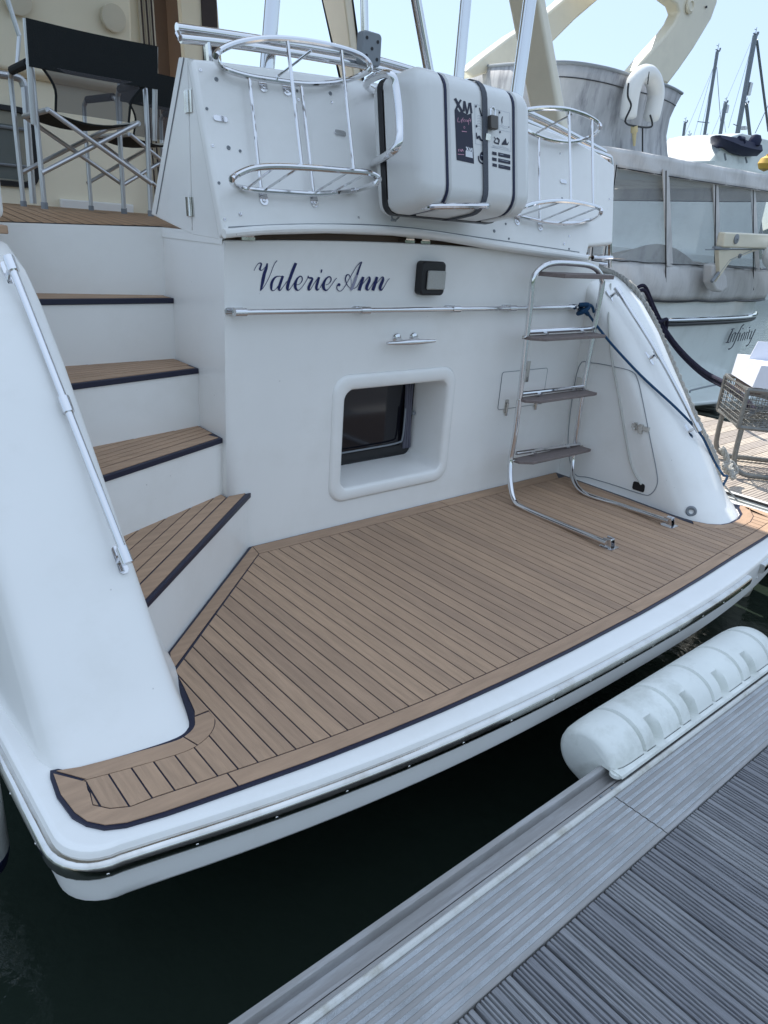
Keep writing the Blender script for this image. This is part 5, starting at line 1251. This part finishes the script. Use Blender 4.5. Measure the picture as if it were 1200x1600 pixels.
R_ = []
for k in range(15):
    t = k / 14; xx = 1124.5 + (1186 - 1124.5) * t; yt = 211 + 16 * t - (1.5 * math.sin(t * 3)); yb_ = 216 + (30 * min(1, t * 2.2) ** .6 - 12 * 0) * 1.0 * (.45 + .55 * t) + 2
    a = at(xx, yt, Y=19.6); b = at(xx, min(yb_, 244), Y=19.6); wd = .75 * min(1, (t + .02) * 3.0) ** .6
    R_.append([a + V((0, -wd * .2, 0)), a.lerp(b, .5) + V((0, -wd * .2 - .05, 0)), b + V((0, .1, 0)), b + V((0, wd, 0)), a.lerp(b, .5) + V((0, wd * 1.5, 0)), a + V((0, wd * 1.5, 0))])
q = MB(); q.loft(R_); q.build('tender_hull', NAVYH, ten, 50)
q = MB(); q.tube([at(1155, 216, Y=19.5), at(1161, 217, Y=19.5), at(1162, 223, Y=19.5)], .12, 8); q.build('console_cover', NAVYS, ten); q = MB(); q.lathe(at(1180, 219, Y=19.6), (0, 0, 1), [(.28, -.25), (.32, 0), (.22, .22), (.05, .27)], 12); q.build('outboard_cover', NAVYS, ten)
q = MB(); q.lathe(at(1196, 256, Y=17), (0, 0, 1), [(.02, -.32), (.25, -.22), (.34, 0), (.25, .22), (.06, .33), (.04, .4)], 18); tag(q.build('yellow_buoy', YEL), 'yellow ball buoy hung on the distant yacht at the right edge', 'buoy')
def sail(bx, by, tx, ty, Y, r, label, stays=(), spread=(), gear=()):
    B, T = at(bx, by, Y=Y), at(tx, ty, Y=Y); d = (T - B).normalized(); k = (B.z - 1.0) / d.z; base = B - d * k
    s = thing('sailing_boat', (base.x, base.y, WZ), label, 'sailing boat', 'masts of sailing boats in the marina')
    q = MB(); R_ = []
    for i in range(11):
        t = i / 10; y = base.y - 4.5 + 10 * t; wv = 1.5 * math.sin(math.pi * min(1, .25 + t * .78)) + .02
        R_.append([(base.x - wv, y, .6), (base.x - wv * .8, y, -.3), (base.x, y, -1.0), (base.x + wv * .8, y, -.3), (base.x + wv, y, .6)])
    q.loft(R_); q.build('hull', GELI, s, 40)
    q = MB(); q.box((base.x - .7, base.y - 1, .59), (base.x + .7, base.y + 2, 1.05)); q.build('coachroof', GELI, s, bevel=.1)
    q = MB(); q.tube([base, T], r, 8); mst = q.build('mast', MAST, s)
    q = MB(); q.tube([T + V((-.25, 0, .05)), T + V((.3, 0, .05))], r * .35, 5); q.lathe(T + V((.3, 0, .1)), (0, 0, 1), [(r * .5, 0), (r * .5, .15)], 6); q.tube([T, T + V((0, 0, .45))], .02, 5); q.tube([T + V((-.25, 0, .3)), T + V((-.05, 0, .3))], .02, 5); q.build('masthead_gear', MAST, mst)
    for st in stays:
        q = MB(); x0_, y0_, x1_, y1_, rs = st; q.tube([at(x0_, y0_, Y=Y), at(x1_, y1_, Y=Y)], rs, 5); q.build('stay', MAST, s)
    for (x0_, y0_, x1_, y1_) in spread:
        q = MB(); q.tube([at(x0_, y0_, Y=Y), at(x1_, y1_, Y=Y)], .03, 5); q.build('spreader', MAST, mst)
    for (x0_, y0_, h) in gear:
        p = at(x0_, y0_, Y=Y); q = MB(); q.box((p.x - .18, p.y - .18, p.z - h), (p.x + .18, p.y + .18, p.z + h)); q.build('radar_reflector', ALU, mst)
sail(1095.5, 245, 1121, 80, 30, .115, 'sailing boat with the second tallest mast, left of the navy tender', [(1119, 90, 1076, 240, .012), (1119, 95, 1088, 240, .012), (1120, 105, 1126, 190, .02), (1117, 100, 1064, 225, .012)], [(1090, 190, 1108, 192)], [(1102, 219, .35)])
sail(1151.5, 213, 1180, 55, 28, .17, 'sailing boat with the tallest, thickest mast, rising behind the navy tender', [(1173, 66, 1110, 215, .012), (1175, 70, 1138, 200, .012), (1182.5, 62, 1201, 205, .09), (1200, 165, 1180, 208, .03)], [(1146, 194, 1155, 198)], [(1169, 139, .38), (1162, 200, .1)])
sail(1121, 236, 1133.5, 161, 36, .16, 'sailing boat with a short mast between the two tall ones', [(1131, 185, 1134, 207, .015)], [], [(1134, 170, .3)])
sail(1064, 240, 1070.5, 192, 38, .12, 'leftmost small mast, just right of the flybridge canvas')
sail(1069.5, 241, 1076.5, 212, 40, .09, 'very short thin mast beside the leftmost one')
sail(1102, 240, 1104, 218, 34, .10, 'small thin mast close to the foot of the second tallest mast')
sail(1172, 213, 1166, 162, 33, .14, 'dark mast leaning left just above the outboard cover of the navy tender')
